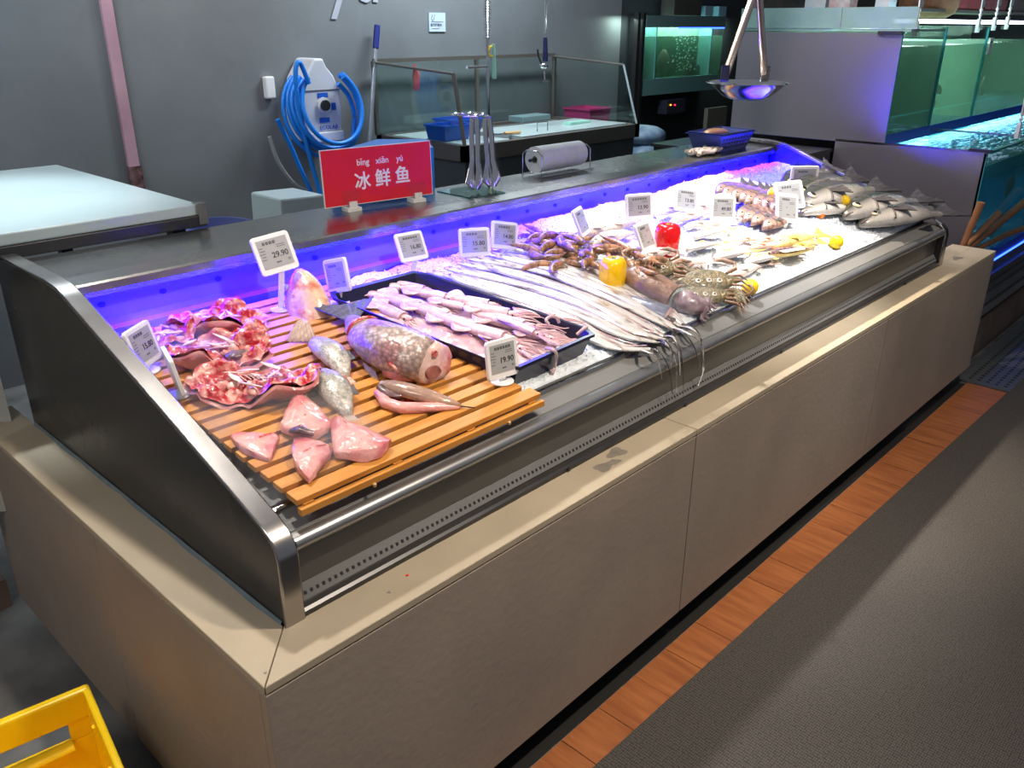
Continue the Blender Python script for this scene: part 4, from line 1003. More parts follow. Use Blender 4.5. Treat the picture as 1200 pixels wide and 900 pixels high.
# split red heads
def splithead(label, c, rx, ry, rot, seed, hz=.05):
    C_ = rp(*c, .035); root = thing('split_fish_head', label, 'fish', C_, 'split red fish heads on the rack'); rnd = random.Random(seed)
    cs, sn = cos(rot), sin(rot)
    def W_(x, y_, z): return C_+Vector((x*cs-y_*sn, x*sn+y_*cs, z))
    def outline(a): return 1+.10*sin(2*a+seed)+.07*sin(3*a+seed*2)+.05*sin(7*a)
    def lift(a): return hz*(.55+.45*sin(2*a+seed*1.3)+.25*sin(5*a+seed))
    def shell(u, v):
        a = 2*pi*u; k = outline(a)+.03*sin(17*a)*v; r = .45+.55*v**.8
        return W_(rx*r*k*cos(a), ry*r*k*sin(a), max(.004, lift(a))*v**1.6+.003*sin(9*a)), W_(cos(a), sin(a), -.8)-C_
    MB().sheet(shell, 72, 7, .006).build('outer_skin', skin_pink, root, ang=80)
    def inner_(u, v):
        a = 2*pi*u; k = outline(a)+.03*sin(17*a)*v; r = v
        p = Vector((rx*r*k*cos(a), ry*r*k*sin(a), 0))
        n1 = abs(noise.noise(Vector((p.x*16+seed*3, p.y*30, 0)))); n2 = noise.noise(Vector((p.x*50, p.y*70, seed)))
        z = .006+max(.004, lift(a))*v**1.6+(.050*n1+.018*n2)*(1-.55*v**4)
        return W_(p.x, p.y, z)
    MB().grid(inner_, 120, 40).build('red_flesh', flesh_r, root, ang=80)
    for i in range(9):
        a0 = rnd.uniform(0, 6.28); r0 = rnd.uniform(.1, .6); L2 = rnd.uniform(.03, .055)
        p = W_(rx*r0*cos(a0), ry*r0*sin(a0), hz*.7+rnd.uniform(.002, .016)); dr = W_(cos(a0+rnd.uniform(.8, 2.2)), sin(a0+1.2), rnd.uniform(-.25, .35))-C_
        dr.normalize(); w2 = rnd.uniform(.004, .009)
        MB().loft([p-dr*L2*.5, p, p+dr*L2*.5], [w2*.5, w2, w2*.3], [.0015, .0035, .001], n=8).build('bone', bone_m, root, ang=80)
    for i in range(6):
        a0 = rnd.uniform(0, 6.28); r0 = rnd.uniform(.0, .62)
        p = W_(rx*r0*cos(a0), ry*r0*sin(a0), hz*.55)
        noisy(MB().ell(p, (rnd.uniform(.010, .020), rnd.uniform(.008, .016), rnd.uniform(.007, .014)), 14, 8), .006, 55, i+seed).build('gill_lump', (flesh_p, flesh_r, flesh_w)[i % 3], root, ang=80)
    p = W_(rx*.25, -ry*.5, hz*.55)
    noisy(MB().ell(p, (.028, .016, .008), 14, 8), .004, 50).build('dark_membrane', dark_m, root)
    gill = []
    for i in range(9):
        q = W_(rx*(-.35+.07*i), ry*.15+.006*sin(i), hz*.75)
        MB().tube([q, q+Vector((.004, -.012, .006)), q+Vector((.010, -.026, -.002))], [.0022, .0016, .0008], 5).build('gill_raker', bone_m, root)
splithead('split red fish head at the near front, bowl shaped with dark membrane', (304, 462), .125, .085, -.55, 2)
splithead('split red fish head in the middle behind the near one', (262, 423), .120, .085, -.45, 5)
splithead('split fish head farthest back, lit blue by the case wall', (252, 388), .125, .075, -.35, 9, .045)
splithead('small split fish head at the far left corner of the rack', (200, 405), .065, .055, .3, 12, .035)

# ================================================================ PRICE TAGS
tagn = 0
def price_tag(label, cx, cy, hgt_, yaw, lean, roll, price, surf='ice', wd=.098, ht=.088, foot=True, stem=True, title=4, title_text=None):
    """centre pixel (cx,cy); hgt = height of the centre above what it stands on"""
    hgt = hgt_; C_ = onice(cx, cy, hgt) if surf == 'ice' else deck(cx, cy, hgt+.036)
    base = Vector((C_.x, C_.y, C_.z-hgt))
    root = thing('price_tag', label, 'price tag', base, 'electronic price tags in the case')
    R_ = Matrix.Rotation(radians(yaw), 3, 'Z') @ Matrix.Rotation(radians(-lean), 3, 'X') @ Matrix.Rotation(radians(roll), 3, 'Y')
    X = R_ @ Vector((1, 0, 0)); U = R_ @ Vector((0, 0, 1)); N_ = R_ @ Vector((0, -1, 0))
    def rr(w2, h2, r, z0, z1):
        pts = []
        for sx, sy, a0 in ((1, 1, 0), (-1, 1, 90), (-1, -1, 180), (1, -1, 270)):
            for k in range(5):
                a = radians(a0+k*22.5); pts.append((sx*(w2-r)+r*cos(a), sy*(h2-r)+r*sin(a)))
        return MB().prism([C_+X*a+U*b+N_*z0 for a, b in pts], N_*(z1-z0))
    rr(wd/2, ht/2, .009, -.005, .004).build('frame', white, root, bevel=.0015)
    s = MB().obox(C_+U*.002+N_*.0042, X*(wd*.80), U*(ht*.74), N_*.0008).build('screen', eink, root, smooth=False)
    Z = C_+U*.002+N_*.0048
    mt = lambda a, b: basis(Z+X*a*wd+U*b*ht, X, U, N_)
    if price: text_mesh(price, ht*.20, ink, 'price_text', s, mt(.12, -.06), .0002, bold=.015)
    pm = MB()
    for i in range(title):     # title characters, too small to read
        x0 = -.22+.09*i
        for q_ in (-.028, 0, .028): pm.obox(Z+X*(x0*wd)+U*((.27+q_)*ht), X*wd*.066, U*ht*.013, N_*.0004)
        for q_ in (-.02, .02): pm.obox(Z+X*((x0+q_)*wd)+U*(.27*ht), X*wd*.012, U*ht*.07, N_*.0004)
    pm.build('title_print', ink, s, smooth=False)
    pm = MB()
    for i in range(5): pm.obox(Z+X*((-.32+.02*(i % 2))*wd)+U*((.17-.075*i)*ht), X*wd*(.10+.03*(i % 3)), U*ht*.016, N_*.0004)
    for i in range(2): pm.obox(Z+X*(.20*wd)+U*((.18-.05*i)*ht), X*wd*.22, U*ht*.014, N_*.0004)
    pm.obox(Z+X*(.02*wd)+U*(-.25*ht), X*wd*.13, U*ht*.035, N_*.0004)
    pm.obox(Z+X*(-.04*wd)+U*(.0*ht), X*wd*.05, U*ht*.025, N_*.0004)
    for q_ in (-.02, .02): pm.obox(Z+X*((.31+q_)*wd)+U*(-.23*ht), X*wd*.022, U*ht*.06, N_*.0004)
    pm.build('small_print', inkg, s, smooth=False)
    bot = C_-U*(ht/2)
    if stem: MB().obox((bot+base)/2+Vector((0, 0, .002)), X*.016, (N_*.004), (bot-base)+Vector((0, 0, .008))).build('stem', white, root, smooth=False)
    if foot:
        MB().lathe((base.x, base.y, base.z), [(.028, 0), (.029, .002), (.027, .004)], 18).build('foot', white, root)
price_tag('square tag leaning by the upright fish head, reading 29.90', 322, 297, .150, -8, 22, -6, '29.90', 'deck', .104, .10)
price_tag('narrow turned tag just right of the upright fish head', 395, 323, .075, -88, 4, -16, '', 'deck', .098, .09)
price_tag('tag at the left steel wall facing right, reading 15.80', 167, 405, .06, 36, 14, 0, '15.80', 'deck', .098, .09)
price_tag('tag seen almost edge on beside the left tag', 203, 435, .055, 74, 10, 0, '', 'deck', .098, .088)
price_tag('tag behind the squid tray reading 16.80', 482, 289, .085, -6, 26, 0, '16.80', 'ice', title=6)
price_tag('upright tag behind the ribbonfish, left of an overlapping tilted tag', 556, 284, .085, -36, 10, -1, '15.80', 'ice', title=4)
price_tag('rolled tag overlapping the upright tag behind the ribbonfish', 591, 276, .085, -14, 16, 12, '14.80', 'ice', title=5)
price_tag('narrow turned tag by the blue wall behind the crayfish', 681, 260, .08, 22, 24, 0, '', 'ice', .10, .095)
price_tag('square front facing tag above the slanted one, reading 13.90', 749, 242, .11, -38, 8, -3, '13.90', 'ice', title=6)
price_tag('slanted narrow tag leaning on the red pepper', 756, 277, .07, 8, 25, 0, '', 'ice', .098, .095)
price_tag('tilted tag behind the red pepper by the blue wall', 804, 234, .095, -26, 18, 10, '13.80', 'ice', title=6)
price_tag('square tag standing in the bright ice left of the rockfish', 847, 244, .085, -34, 12, 4, '49.80', 'ice', title=5)
price_tag('upright tag with grey screen in front of the tilted frame tag', 922, 244, .085, -24, 22, 10, '', 'ice', .10, .11)
price_tag('tilted tag seen from behind a nearer tag at the rockfish', 925, 229, .10, -34, 24, -4, '', 'ice', .12, .11)
price_tag('dark shaded tag farthest back near the right end', 942, 210, .085, -42, 0, 0, '', 'ice', .12, .11)
price_tag('front tag standing on the rack corner before the squid tray, reading 19.90', 588, 420, .058, -8, 8, 0, '19.90', 'deck', .088, .092, title=6)

# ================================================================ THINGS ON THE STEEL TOP
ZT = 1.155
# red sign with pinyin and characters
bl_ = onz(381, 246, ZT+.012); xdir = (onz(502, 238, ZT)-onz(405, 252, ZT)).normalized()
bl_ = onz(381, 244, ZT+.02)
W_S, H_S = .398, .172
nv = Vector((xdir.y, -xdir.x, 0)); upv = (Vector((0, 0, 1))-nv*.04).normalized()
sign = thing('red_sign', 'red rectangular sign with white pinyin and Chinese characters on the steel shelf', 'sign', bl_+xdir*W_S/2-Vector((0, 0, .02)))
cS = bl_+xdir*W_S/2+upv*H_S/2
MB().obox(cS, xdir*W_S, upv*H_S, nv*.006).build('board', redm, sign, smooth=False)
for s_, a_ in ((1, 1), (-1, 1)): pass
for u_ in (-1, 1): MB().obox(cS+upv*u_*H_S/2, xdir*(W_S+.002), upv*.0018, nv*.0065).build('board_edge', white, sign, smooth=False)
for u_ in (-1, 1): MB().obox(cS+xdir*u_*W_S/2, xdir*.0018, upv*H_S, nv*.0065).build('board_edge', white, sign, smooth=False)
for t_, s_, a_, b_ in (('冰', .058, -.062, -.020), ('鲜', .058, .012, -.018), ('鱼', .058, .086, -.016)):
    text_mesh(t_, s_, white, 'character', sign, basis(cS+xdir*a_+upv*b_+nv*.0035, xdir, upv, nv), .0006, bold=.018)
for t_, a_ in (('bīng', -.056), ('xiān', .014), ('yú', .079)):
    text_mesh(t_, .027, white, 'pinyin', sign, basis(cS+xdir*a_+upv*.040+nv*.0035, xdir, upv, nv), .0004, bold=.012)
for a_ in (-.105, .138):
    b0_ = cS+xdir*a_; g0 = Vector((b0_.x, b0_.y, ZT))
    MB().obox(g0+Vector((0, 0, .006)), xdir*.05, nv*.042, (0, 0, .012)).build('clip_base', whitedim, sign, smooth=False, bevel=.001)
    for k_ in (-.012, .012): MB().obox(g0+nv*k_+Vector((0, 0, .020)), xdir*.028, nv*.006, (0, 0, .022)).build('clip_jaw', whitedim, sign, smooth=False, bevel=.001)
    MB().obox(b0_-upv*(H_S/2-.022)+nv*.0045, xdir*.065, upv*.044, nv*.001).build('clear_tab', acrylic, sign, smooth=False)
# blue box behind the sign
zb = ony(384, 179, 1.42).z; bxa = ony(384, 179, 1.42); bxb = ony(498, 160, 1.42); yb = onz(440, 161, zb).y
bx = thing('blue_crate', 'bright blue plastic crate behind the red sign, only its rim showing', 'crate', ((bxa.x+bxb.x)/2, (1.42+yb)/2, 0))
cp_ = [onz(a, b, zb) for a, b in ((384, 180), (442, 163), (499, 163), (508, 173))]
MB().prism([p-Vector((0, 0, .20)) for p in cp_], (0, 0, .18)).build('body', blue_h, bx, smooth=False)
MB().prism([p-Vector((0, 0, .02)) for p in cp_], (0, 0, .02)).build('rim', blue_h, bx, smooth=False)
cq_ = sum(cp_, Vector())/4
MB().prism([Vector(((p.x+cq_.x)/2, (p.y+cq_.y)/2, 0)) for p in cp_], (0, 0, zb-.2)).build('stand', steel_dark, bx, smooth=False)
# tongs holder
pb = [onz(512, 225, ZT), onz(551, 233, ZT), onz(592, 227, ZT), onz(560, 217, ZT)]
th_ = thing('tongs_holder', 'clear acrylic stand with a steel ring holding hanging tongs', 'holder', (pb[0]+pb[2])/2)
MB().prism([p+Vector((0, 0, .0)) for p in pb], (0, 0, .004)).build('base_plate', glass_mat('tinted_acrylic', (.55, .72, .70), .3),  th_, smooth=False)
rc = ony(550, 134, (pb[0]+pb[2]).y/2)
for rr_, dx in ((.044, 0), (.028, .052)):
    c0 = Vector((rc.x-.02+dx, rc.y, rc.z)); MB().tube([c0+Vector((rr_*cos(t*pi/12), rr_*sin(t*pi/12), 0)) for t in range(25)], .0035, 8).build('ring', chrome, th_)
MB().tube([onz(578, 224, ZT+.004), onz(578, 224, ZT+.004)*.15+ony(566, 136, rc.y)*.85, ony(566, 134, rc.y)], .0025, 8).build('upright_rod', chrome, th_)
MB().sheet(lambda u, v: (pb[1].lerp(pb[2], .3+.7*u).lerp(ony(553+20*u, 140, rc.y), v), Vector((0, -1, 0))), 2, 4, .003).build('acrylic_panel', acrylic, th_)
def tongs(label, tx, bx_, by_, dy):
    T = ony(tx, 138, rc.y+dy); Bt = onz(bx_, by_, ZT+.012); Bt = ony(bx_, by_, rc.y+dy-.02)
    root = thing('tongs', label, 'tongs', Bt, 'tongs hanging in the acrylic stand')
    for s in (-1, 1):
        o_ = xdir*s
        P_ = [T+o_*.010, T.lerp(Bt, .25)+o_*.013, T.lerp(Bt, .6)+o_*.012, T.lerp(Bt, .72)+o_*.017, T.lerp(Bt, .88)+o_*.021, Bt+o_*.010]
        MB().loft(P_, [.010, .011, .010, .012, .021, .008], [.003, .003, .003, .004, .006, .003], nv, 10).build('arm', chrome, root)
    MB().loft([T+xdir*-.012, T+Vector((0, 0, .006)), T+xdir*.012], [.004]*3, [.010]*3, nv, 8).build('hinge', steel, root)
tongs('steel tongs with scalloped tips hanging on the left of the stand', 556, 557, 222, 0)
tongs('steel tongs hanging on the right of the stand', 571, 577, 219, -.015)
# price rail / thin cable under the stand
# paper roll on a wire holder
a_, b_ = onz(622, 204, ZT+.058), onz(694, 190, ZT+.058)
a_ = ony(622, 188, 1.22); b_ = ony(693, 178, 1.22); ax_ = (b_-a_)
b_.z = a_.z; R0 = .050; a_.z = b_.z = ZT+R0+.012
a_.y = b_.y = 1.20; b_.x = a_.x+.27
roll = thing('paper_roll', 'white paper towel roll on a wire holder lying on the steel shelf', 'paper roll', (a_+b_)/2-Vector((0, 0, R0+.012)))
mb = MB(); 
def lp(p, r1, n=36): return [p+Vector((0, r1*cos(2*pi*k/n), r1*sin(2*pi*k/n))) for k in range(n)]
rg = [lp(a_, .014), lp(a_, R0), lp(b_, R0*.97), lp(b_, .014)]
for r_ in rg: mb.v += r_
for i in range(4):
    for k in range(36): mb.f.append((i*36+k, i*36+(k+1) % 36, ((i+1) % 4)*36+(k+1) % 36, ((i+1) % 4)*36+k))
mb.build('paper', paper, roll, ang=50)
MB().tube([a_-Vector((.03, 0, 0)), b_+Vector((.03, 0, 0))], .006, 10).build('core_rod', steel_dark, roll)
for p, s in ((a_, -1), (b_, 1)):
    x = p.x+s*.014
    MB().tube([(x, p.y-.05, ZT+.004), (x, p.y-.05, p.z+.02), (x, p.y-.03, p.z+.035), (x, p.y+.03, p.z+.035), (x, p.y+.05, p.z+.02), (x, p.y+.05, ZT+.004)], .0022, 8).build('wire_bracket', chrome, roll)
for dy in (-.055, .055): MB().tube([(a_.x-.016, a_.y+dy, ZT+.004), (b_.x+.03, a_.y+dy, ZT+.004)], .0025, 8).build('wire_rail', chrome, roll)
# cloth
cc = onz(825, 181, ZT)
cl_ = MB()
rnd = random.Random(2)
for i in range(7):
    P_ = [(cc.x-.10+j*.026+rnd.uniform(-.004, .004), cc.y-.03+i*.011+.012*sin(j*1.1+i), ZT+.010+.012*abs(sin(j*.9+i*1.3))) for j in range(9)]
    cl_.loft(P_, .010, .008, n=8)
free(cl_.build('cloth', cloth_m), 'crumpled beige cloth lying on the steel shelf before the blue basket', 'cloth')
# basket
bc = onz(842, 178, ZT)
bk = thing('plastic_basket', 'small dark blue plastic basket with an orange item, far end of the steel shelf', 'basket', (3.20, 1.09, ZT))
c0 = Vector((3.20, 1.09, ZT)); w0, d0, w1, d1, hh = .12, .07, .155, .092, .085
def rect(w_, d_, z): return [(c0.x-w_, c0.y-d_, z), (c0.x+w_, c0.y-d_, z), (c0.x+w_, c0.y+d_, z), (c0.x-w_, c0.y+d_, z)]
mb = MB(); rgs = [rect(w0, d0, ZT), rect(w1, d1, ZT+hh), rect(w1-.006, d1-.006, ZT+hh), rect(w0-.005, d0-.005, ZT+.005)]
for r_ in rgs: mb.v += [Vector(p) for p in r_]
for i in range(3):
    for k in range(4): mb.f.append((i*4+k, i*4+(k+1) % 4, i*4+4+(k+1) % 4, i*4+4+k))
mb.f += [(3, 2, 1, 0), (12, 13, 14, 15)]
mb.build('shell', navy_p, bk, smooth=False)
MB().prism([(x, y_, z) for x, y_, z in rect(w1+.008, d1+.008, ZT+hh-.008)], (0, 0, .002)).build('rim_flange', navy_p, bk, smooth=False)
for k in range(10):
    for j in range(3):
        t = .25+.2*j; ww = w0+(w1-w0)*t; dd = d0+(d1-d0)*t
        MB().box(c0.x-ww*.88+k*ww*.19, c0.x-ww*.88+k*ww*.19+.014, c0.y-dd-.002, c0.y-dd+.002, ZT+hh*t-.004, ZT+hh*t+.006).build('slot', black_m, bk, smooth=False)
free(MB().ell((c0.x-.05, c0.y, ZT+.082), (.075, .05, .016), 18, 8).build('orange_pouch', M('orange_item', (.62, .28, .10), None, rough=.4)), 'orange brown rounded item lying in the small blue basket', 'pouch')

# hanging scale pan
bc = ony(876, 98, .95); R1 = .172
sp_ = thing('hanging_pan', 'round steel hanging pan on two flat straps above the right end of the shelf', 'scale pan', bc-Vector((0, 0, .08)))
mb = MB(); mb.lathe(bc, [(R1, .0), (R1+.012, .003), (R1+.010, .008), (R1-.004, .004), (R1*.8, -.022), (R1*.6, -.05), (R1*.35, -.066), (.01, -.070), (.01, -.073), (R1*.35, -.069), (R1*.62, -.053), (R1*.82, -.025)], 48, False)
for k in range(48): mb.f.append((11*48+k, 11*48+(k+1) % 48, (k+1) % 48, k))
mb.build('bowl', chrome, sp_, ang=60)
topp = ony(887, -6, .95)
r3 = RT.copy(); r3.z = 0; r3.normalize()
for s, tx in ((-1, 849), (1, 896)):
    e_ = bc+r3*s*(R1*.62 if s < 0 else R1*.48)+Vector((0, 0, .005)); e_ = ony(tx, 92, .93); t_ = topp+r3*s*.012
    MB().loft([e_, t_], .016, .006, FW, 10).build('strap', M('strap_steel', (.55, .47, .42), None, rough=.25, metal=1) if s < 0 else bpy.data.materials['strap_steel'], sp_)
    MB().obox(e_+Vector((0, 0, .02)), r3*.034, FW*.02, (0, 0, .06)).build('strap_clip', steel_dark, sp_, smooth=False)
MB().box(topp.x-.02, topp.x+.02, topp.y-.02, topp.y+.02, topp.z, 3.0).build('hanger', steel_dark, sp_, smooth=False)

# ================================================================ BEHIND THE COUNTER
tb = thing('cutting_table', 'steel work table with a thick glossy white board, left behind the case', 'table', (0, 1.82, 0))
MB().box(-1.2, .655, 1.30, 2.36, 1.19, 1.222).build('white_board', whiteboard, tb, smooth=False, bevel=.004)
MB().box(-1.21, .665, 1.292, 2.37, 1.158, 1.19).build('frame', steel_dark, tb, smooth=False, bevel=.002)
for x in (-1.1, .60):
    for y_ in (1.36, 2.3): MB().box(x-.02, x+.02, y_-.02, y_+.02, 0, 1.158).build('leg', steel_dark, tb, smooth=False)
MB().box(.640, .668, 1.288, 1.32, 1.165, 1.225).build('corner_block', steel_edge, tb, smooth=False)
free(MB().sheet(lambda u, v: (Vector((-.5+.57*u, 1.39+.012*sin(u*55)+.01*sin(v*3), .45+.66*v)), Vector((0, 1, 0))), 60, 6, .003).build('plastic_curtain', M('milky_plastic', (.50, .50, .46), (.4, .4, .36), 8, .4)), 'milky ribbed plastic sheet hanging under the cutting table', 'sheet')
# wall dispenser with hose
dc = ony(366, 118, 3.40)
dp = thing('hose_dispenser', 'white wall mounted cleaning dispenser with round black dial', 'dispenser', dc-Vector((0, 0, .22)))
outl = [(-.12, -.22), (.12, -.22), (.135, -.05), (.13, .06), (.095, .14), (.05, .19), (.03, .235), (-.03, .235), (-.06, .19), (-.105, .13), (-.13, .05), (-.135, -.05)]
MB().prism([(dc.x+a, dc.y-.10, dc.z+b) for a, b in outl], (0, .19, 0)).build('housing', M('dispenser_white', (.62, .64, .70), None, rough=.4), dp, smooth=False, bevel=.012)
dl = MB(); 
for (r_, y0, y1, mt_, nm) in ((.045, -.115, -.10, white, 'dial_ring'), (.030, -.13, -.112, black_m, 'dial')):
    m_ = MB(); m_.lathe((0, 0, 0), [(r_, 0), (r_, y1-y0)], 24)
    for v in m_.v: v.x, v.y, v.z = dc.x+.005+v.x, dc.y+y1-v.z, dc.z-.02+v.y
    m_.build(nm, mt_, dp)
for z0 in (.055, -.082): MB().obox((dc.x+.005, dc.y-.102, dc.z-.02+z0), (.07, 0, 0), (0, .004, 0), (0, 0, .028)).build('blue_label', blue_p, dp, smooth=False)
MB().obox((dc.x+.075, dc.y-.102, dc.z-.03), (.03, 0, 0), (0, .004, 0), (0, 0, .04)).build('blue_label', blue_p, dp, smooth=False)
MB().box(dc.x-.13, dc.x+.13, dc.y-.104, dc.y-.1, dc.z+.062, dc.z+.066).build('seam', inkg, dp, smooth=False)
text_mesh('ECOLAB', .034, blue_p, 'brand_print', dp, basis((dc.x+.03, dc.y-.104, dc.z-.145), (1, 0, 0), (0, 0, 1), (0, -1, 0)), .0006)
MB().box(dc.x-.10, dc.x+.13, dc.y-.115, dc.y+.06, dc.z-.225, dc.z-.17).build('lower_shelf', white, dp, smooth=False, bevel=.006)
MB().box(dc.x-.26, dc.x-.20, 3.46, 3.50, dc.z+.02, dc.z+.14).build('wall_hook', white, dp, smooth=False, bevel=.008)
hs = thing('blue_hose', 'bright blue coiled hose looped around the white dispenser', 'hose', (dc.x, dc.y, dc.z-.5))
for i, (rx, rz, ox, oz, yy) in enumerate([(.25, .235, -.005, -.035, -.14), (.235, .22, -.01, -.03, -.165), (.215, .215, -.015, -.04, -.19), (.26, .25, -.015, -.055, -.12), (.20, .20, -.01, -.02, -.215)]):
    pts_ = []
    for k in range(33):
        a = radians(128+k*(284/32))
        pts_.append((dc.x+ox+rx*cos(a), dc.y+yy+.05*sin(a), dc.z+oz+rz*sin(a)))
    MB().tube(pts_, .0135, 10).build('hose_loop', blue_h, hs)
Hh = dc.y-.2
MB().tube(curve_pts([ony(x, y_, Hh) for x, y_ in ((362, 98), (352, 74), (347, 78), (347, 100), (352, 135), (362, 180), (372, 215), (380, 245))]), .0135, 10).build('hose_tail', blue_h, hs)
MB().tube(curve_pts([ony(x, y_, Hh+.1) for x, y_ in ((325, 140), (340, 170), (353, 200), (366, 228))]), .0135, 10).build('hose_tail', blue_h, hs)
MB().tube(curve_pts([ony(x, y_, Hh+.05) for x, y_ in ((396, 98), (408, 112), (415, 135), (413, 165))]), .0135, 10).build('hose_tail', blue_h, hs)
MB().tube(curve_pts([ony(x, y_, Hh+.12) for x, y_ in ((316, 160), (326, 190), (345, 215), (364, 226))]), .012, 8).build('clear_tube', M('clear_tube', (.35, .37, .38), None, rough=.2), hs)
MB().tube([ony(379, 240, Hh), ony(376, 262, Hh)], .013, 8).build('hose_tail', blue_h, hs)
# foam container by the wall
fc = ony(350, 240, 2.3)
fo_ = thing('foam_box', 'translucent white plastic container behind the counter below the hose', 'container', (fc.x, 2.35, 0))
a_, b_ = ony(324, 234, 2.25), ony(378, 228, 2.25)
MB().prism([(a_.x, 2.25, .6), (b_.x, 2.25, .6), (b_.x+.01, 2.25, b_.z), (a_.x+.02, 2.25, a_.z)], (0, .25, 0)).build('body', M('milky_box', (.50, .60, .60), None, rough=.35), fo_, smooth=False, bevel=.01)
MB().box(a_.x-.01, b_.x+.01, 2.24, 2.51, .0, .6).build('stand', steel_dark, fo_, smooth=False)
bq = ony(248, 264, 1.6)
free(MB().lathe((bq.x, 1.6, 0), [(.10, 0), (.13, bq.z-.02), (.14, bq.z), (.125, bq.z), (.10, bq.z-.03)], 24).build('blue_bin', navy_p), 'dark blue bin whose rim shows behind the steel shelf corner', 'bin')
# mop
m1, m2 = ony(442, 30, 3.44), ony(433, 162, 3.34)
mp_ = thing('mop_pole', 'grey pole with a dark blue grip leaning on the back wall', 'pole', m2)
k_ = m1.lerp(m2, .2)
MB().tube([k_, m2, m2+(m2-m1)*1.2], .014, 10).build('pole', M('pole_grey', (.35, .38, .42), None, rough=.3, metal=.5), mp_)
MB().tube([m1, k_], .019, 10).build('grip', M('grip_blue', (.01, .02, .20), None, rough=.4), mp_)
# notice on the wall
ntc = ony(512, 26, 3.495); nw, nh = .145, .115
nt_ = thing('wall_notice', 'small white square water saving notice on the grey wall', 'notice', (ntc.x, 3.495, ntc.z-nh/2))
MB().box(ntc.x-nw/2, ntc.x+nw/2, 3.49, 3.499, ntc.z-nh/2, ntc.z+nh/2).build('plate', M('notice_plate', (.50, .60, .70), None, rough=.5), nt_, smooth=False)
text_mesh('请节约用水', .021, ink, 'notice_text', nt_, basis((ntc.x-.012, 3.4885, ntc.z-.018), (1, 0, 0), (0, 0, 1), (0, -1, 0)), .0004)
MB().box(ntc.x-.055, ntc.x+.052, 3.4885, 3.490, ntc.z+.0005, ntc.z+.003).build('rule_line', ink, nt_, smooth=False)
MB().box(ntc.x-.05, ntc.x+.015, 3.4885, 3.490, ntc.z-.040, ntc.z-.037).build('rule_line', inkg, nt_, smooth=False)
dr_ = [(-.042+.010*cos(t), .022+.012*sin(t)) for t in [pi*.85+k*.28 for k in range(17)]]
MB().tube([(ntc.x+a, 3.488, ntc.z+b) for a, b in [(-.045, .044)]+dr_[:13]+[(-.024, .044)]], .0013, 6).build('drop_icon', ink, nt_)

# fish cleaning sink table with glass screens
ZS = 1.05
FLs = onz(546, 172, ZS); FRs = onz(739, 144, ZS); BLs = onz(447, 155, ZS)
sx0, sx1, sy0, sy1 = FLs.x, FRs.x, FLs.y, 3.42
sk = thing('fish_cleaning_table', 'steel fish cleaning table with white boards and glass splash screens at the wall', 'table', ((sx0+sx1)/2, (sy0+sy1)/2, 0))
dark_cab = M('dark_cabinet', (.075, .085, .095), (.10, .11, .12), 3, .4, .3)
for (a, b, c, d) in ((sx0, sx1, sy0, sy0+.05), (sx0, sx1, sy1-.05, sy1), (sx0, sx0+.05, sy0, sy1), (sx1-.05, sx1, sy0, sy1)):
    MB().box(a, b, c, d, ZS-.09, ZS).build('frame', M('sink_frame', (.20, .18, .16), None, rough=.35, metal=.6) if 'sink_frame' not in bpy.data.materials else bpy.data.materials['sink_frame'], sk, smooth=False)
MB().box(sx0+.02, sx1-.02, sy0+.03, sy1-.02, .1, ZS-.09).build('cabinet', dark_cab, sk, smooth=False)
MB().box(sx0+.05, sx1-.05, sy0+.05, sy1-.05, ZS-.04, ZS-.02).build('basin_floor', steel_grey, sk, smooth=False)
xm = sx0+(sx1-sx0)*.42
MB().box(sx0+.05, sx0+.42, sy0+.05, sy1-.1, ZS-.02, ZS+.004).build('white_board', whiteboard, sk, smooth=False, bevel=.003)
MB().box(sx0+.55, sx1-.08, sy0+.06, sy1-.30, ZS-.02, ZS+.008).build('white_board', whiteboard, sk, smooth=False, bevel=.003)
GT = ony(447, 71, sy1).z
fr_m = bpy.data.materials['sink_frame']
MB().box(sx0, sx1, sy1-.012, sy1-.006, ZS, GT).build('back_glass', glass, sk, smooth=False)
MB().box(sx0, sx1+.0, sy1-.02, sy1+.0, GT-.012, GT+.012).build('glass_rail', fr_m, sk, smooth=False)
for xx in (sx0, sx0+(sx1-sx0)*.52, sx1): MB().box(xx-.012, xx+.012, sy1-.024, sy1+.0, ZS, GT).build('glass_post', fr_m, sk, smooth=False)
for xx in (sx0+.01, sx1-.01):
    yb, yt = sy0+.02, sy0+.10
    if xx > sx0+.5: yt = sy0+.16
    MB().prism([(xx-.003, yb, ZS), (xx-.003, sy1-.02, ZS), (xx-.003, sy1-.02, GT-.02), (xx-.003, yt, GT-.05)], (.006, 0, 0)).build('side_glass', glass, sk, smooth=False)
    MB().tube([(xx, yb, ZS), (xx, yt, GT-.05)], .008 if xx > sx0+.5 else .012, 8).build('slanted_edge', M('glass_rim', (.30, .36, .38), None, rough=.25) if xx > sx0+.5 else fr_m, sk)
    MB().tube([(xx, yt, GT-.05), (xx, sy1-.02, GT-.01)], .008, 8).build('top_edge', fr_m, sk)
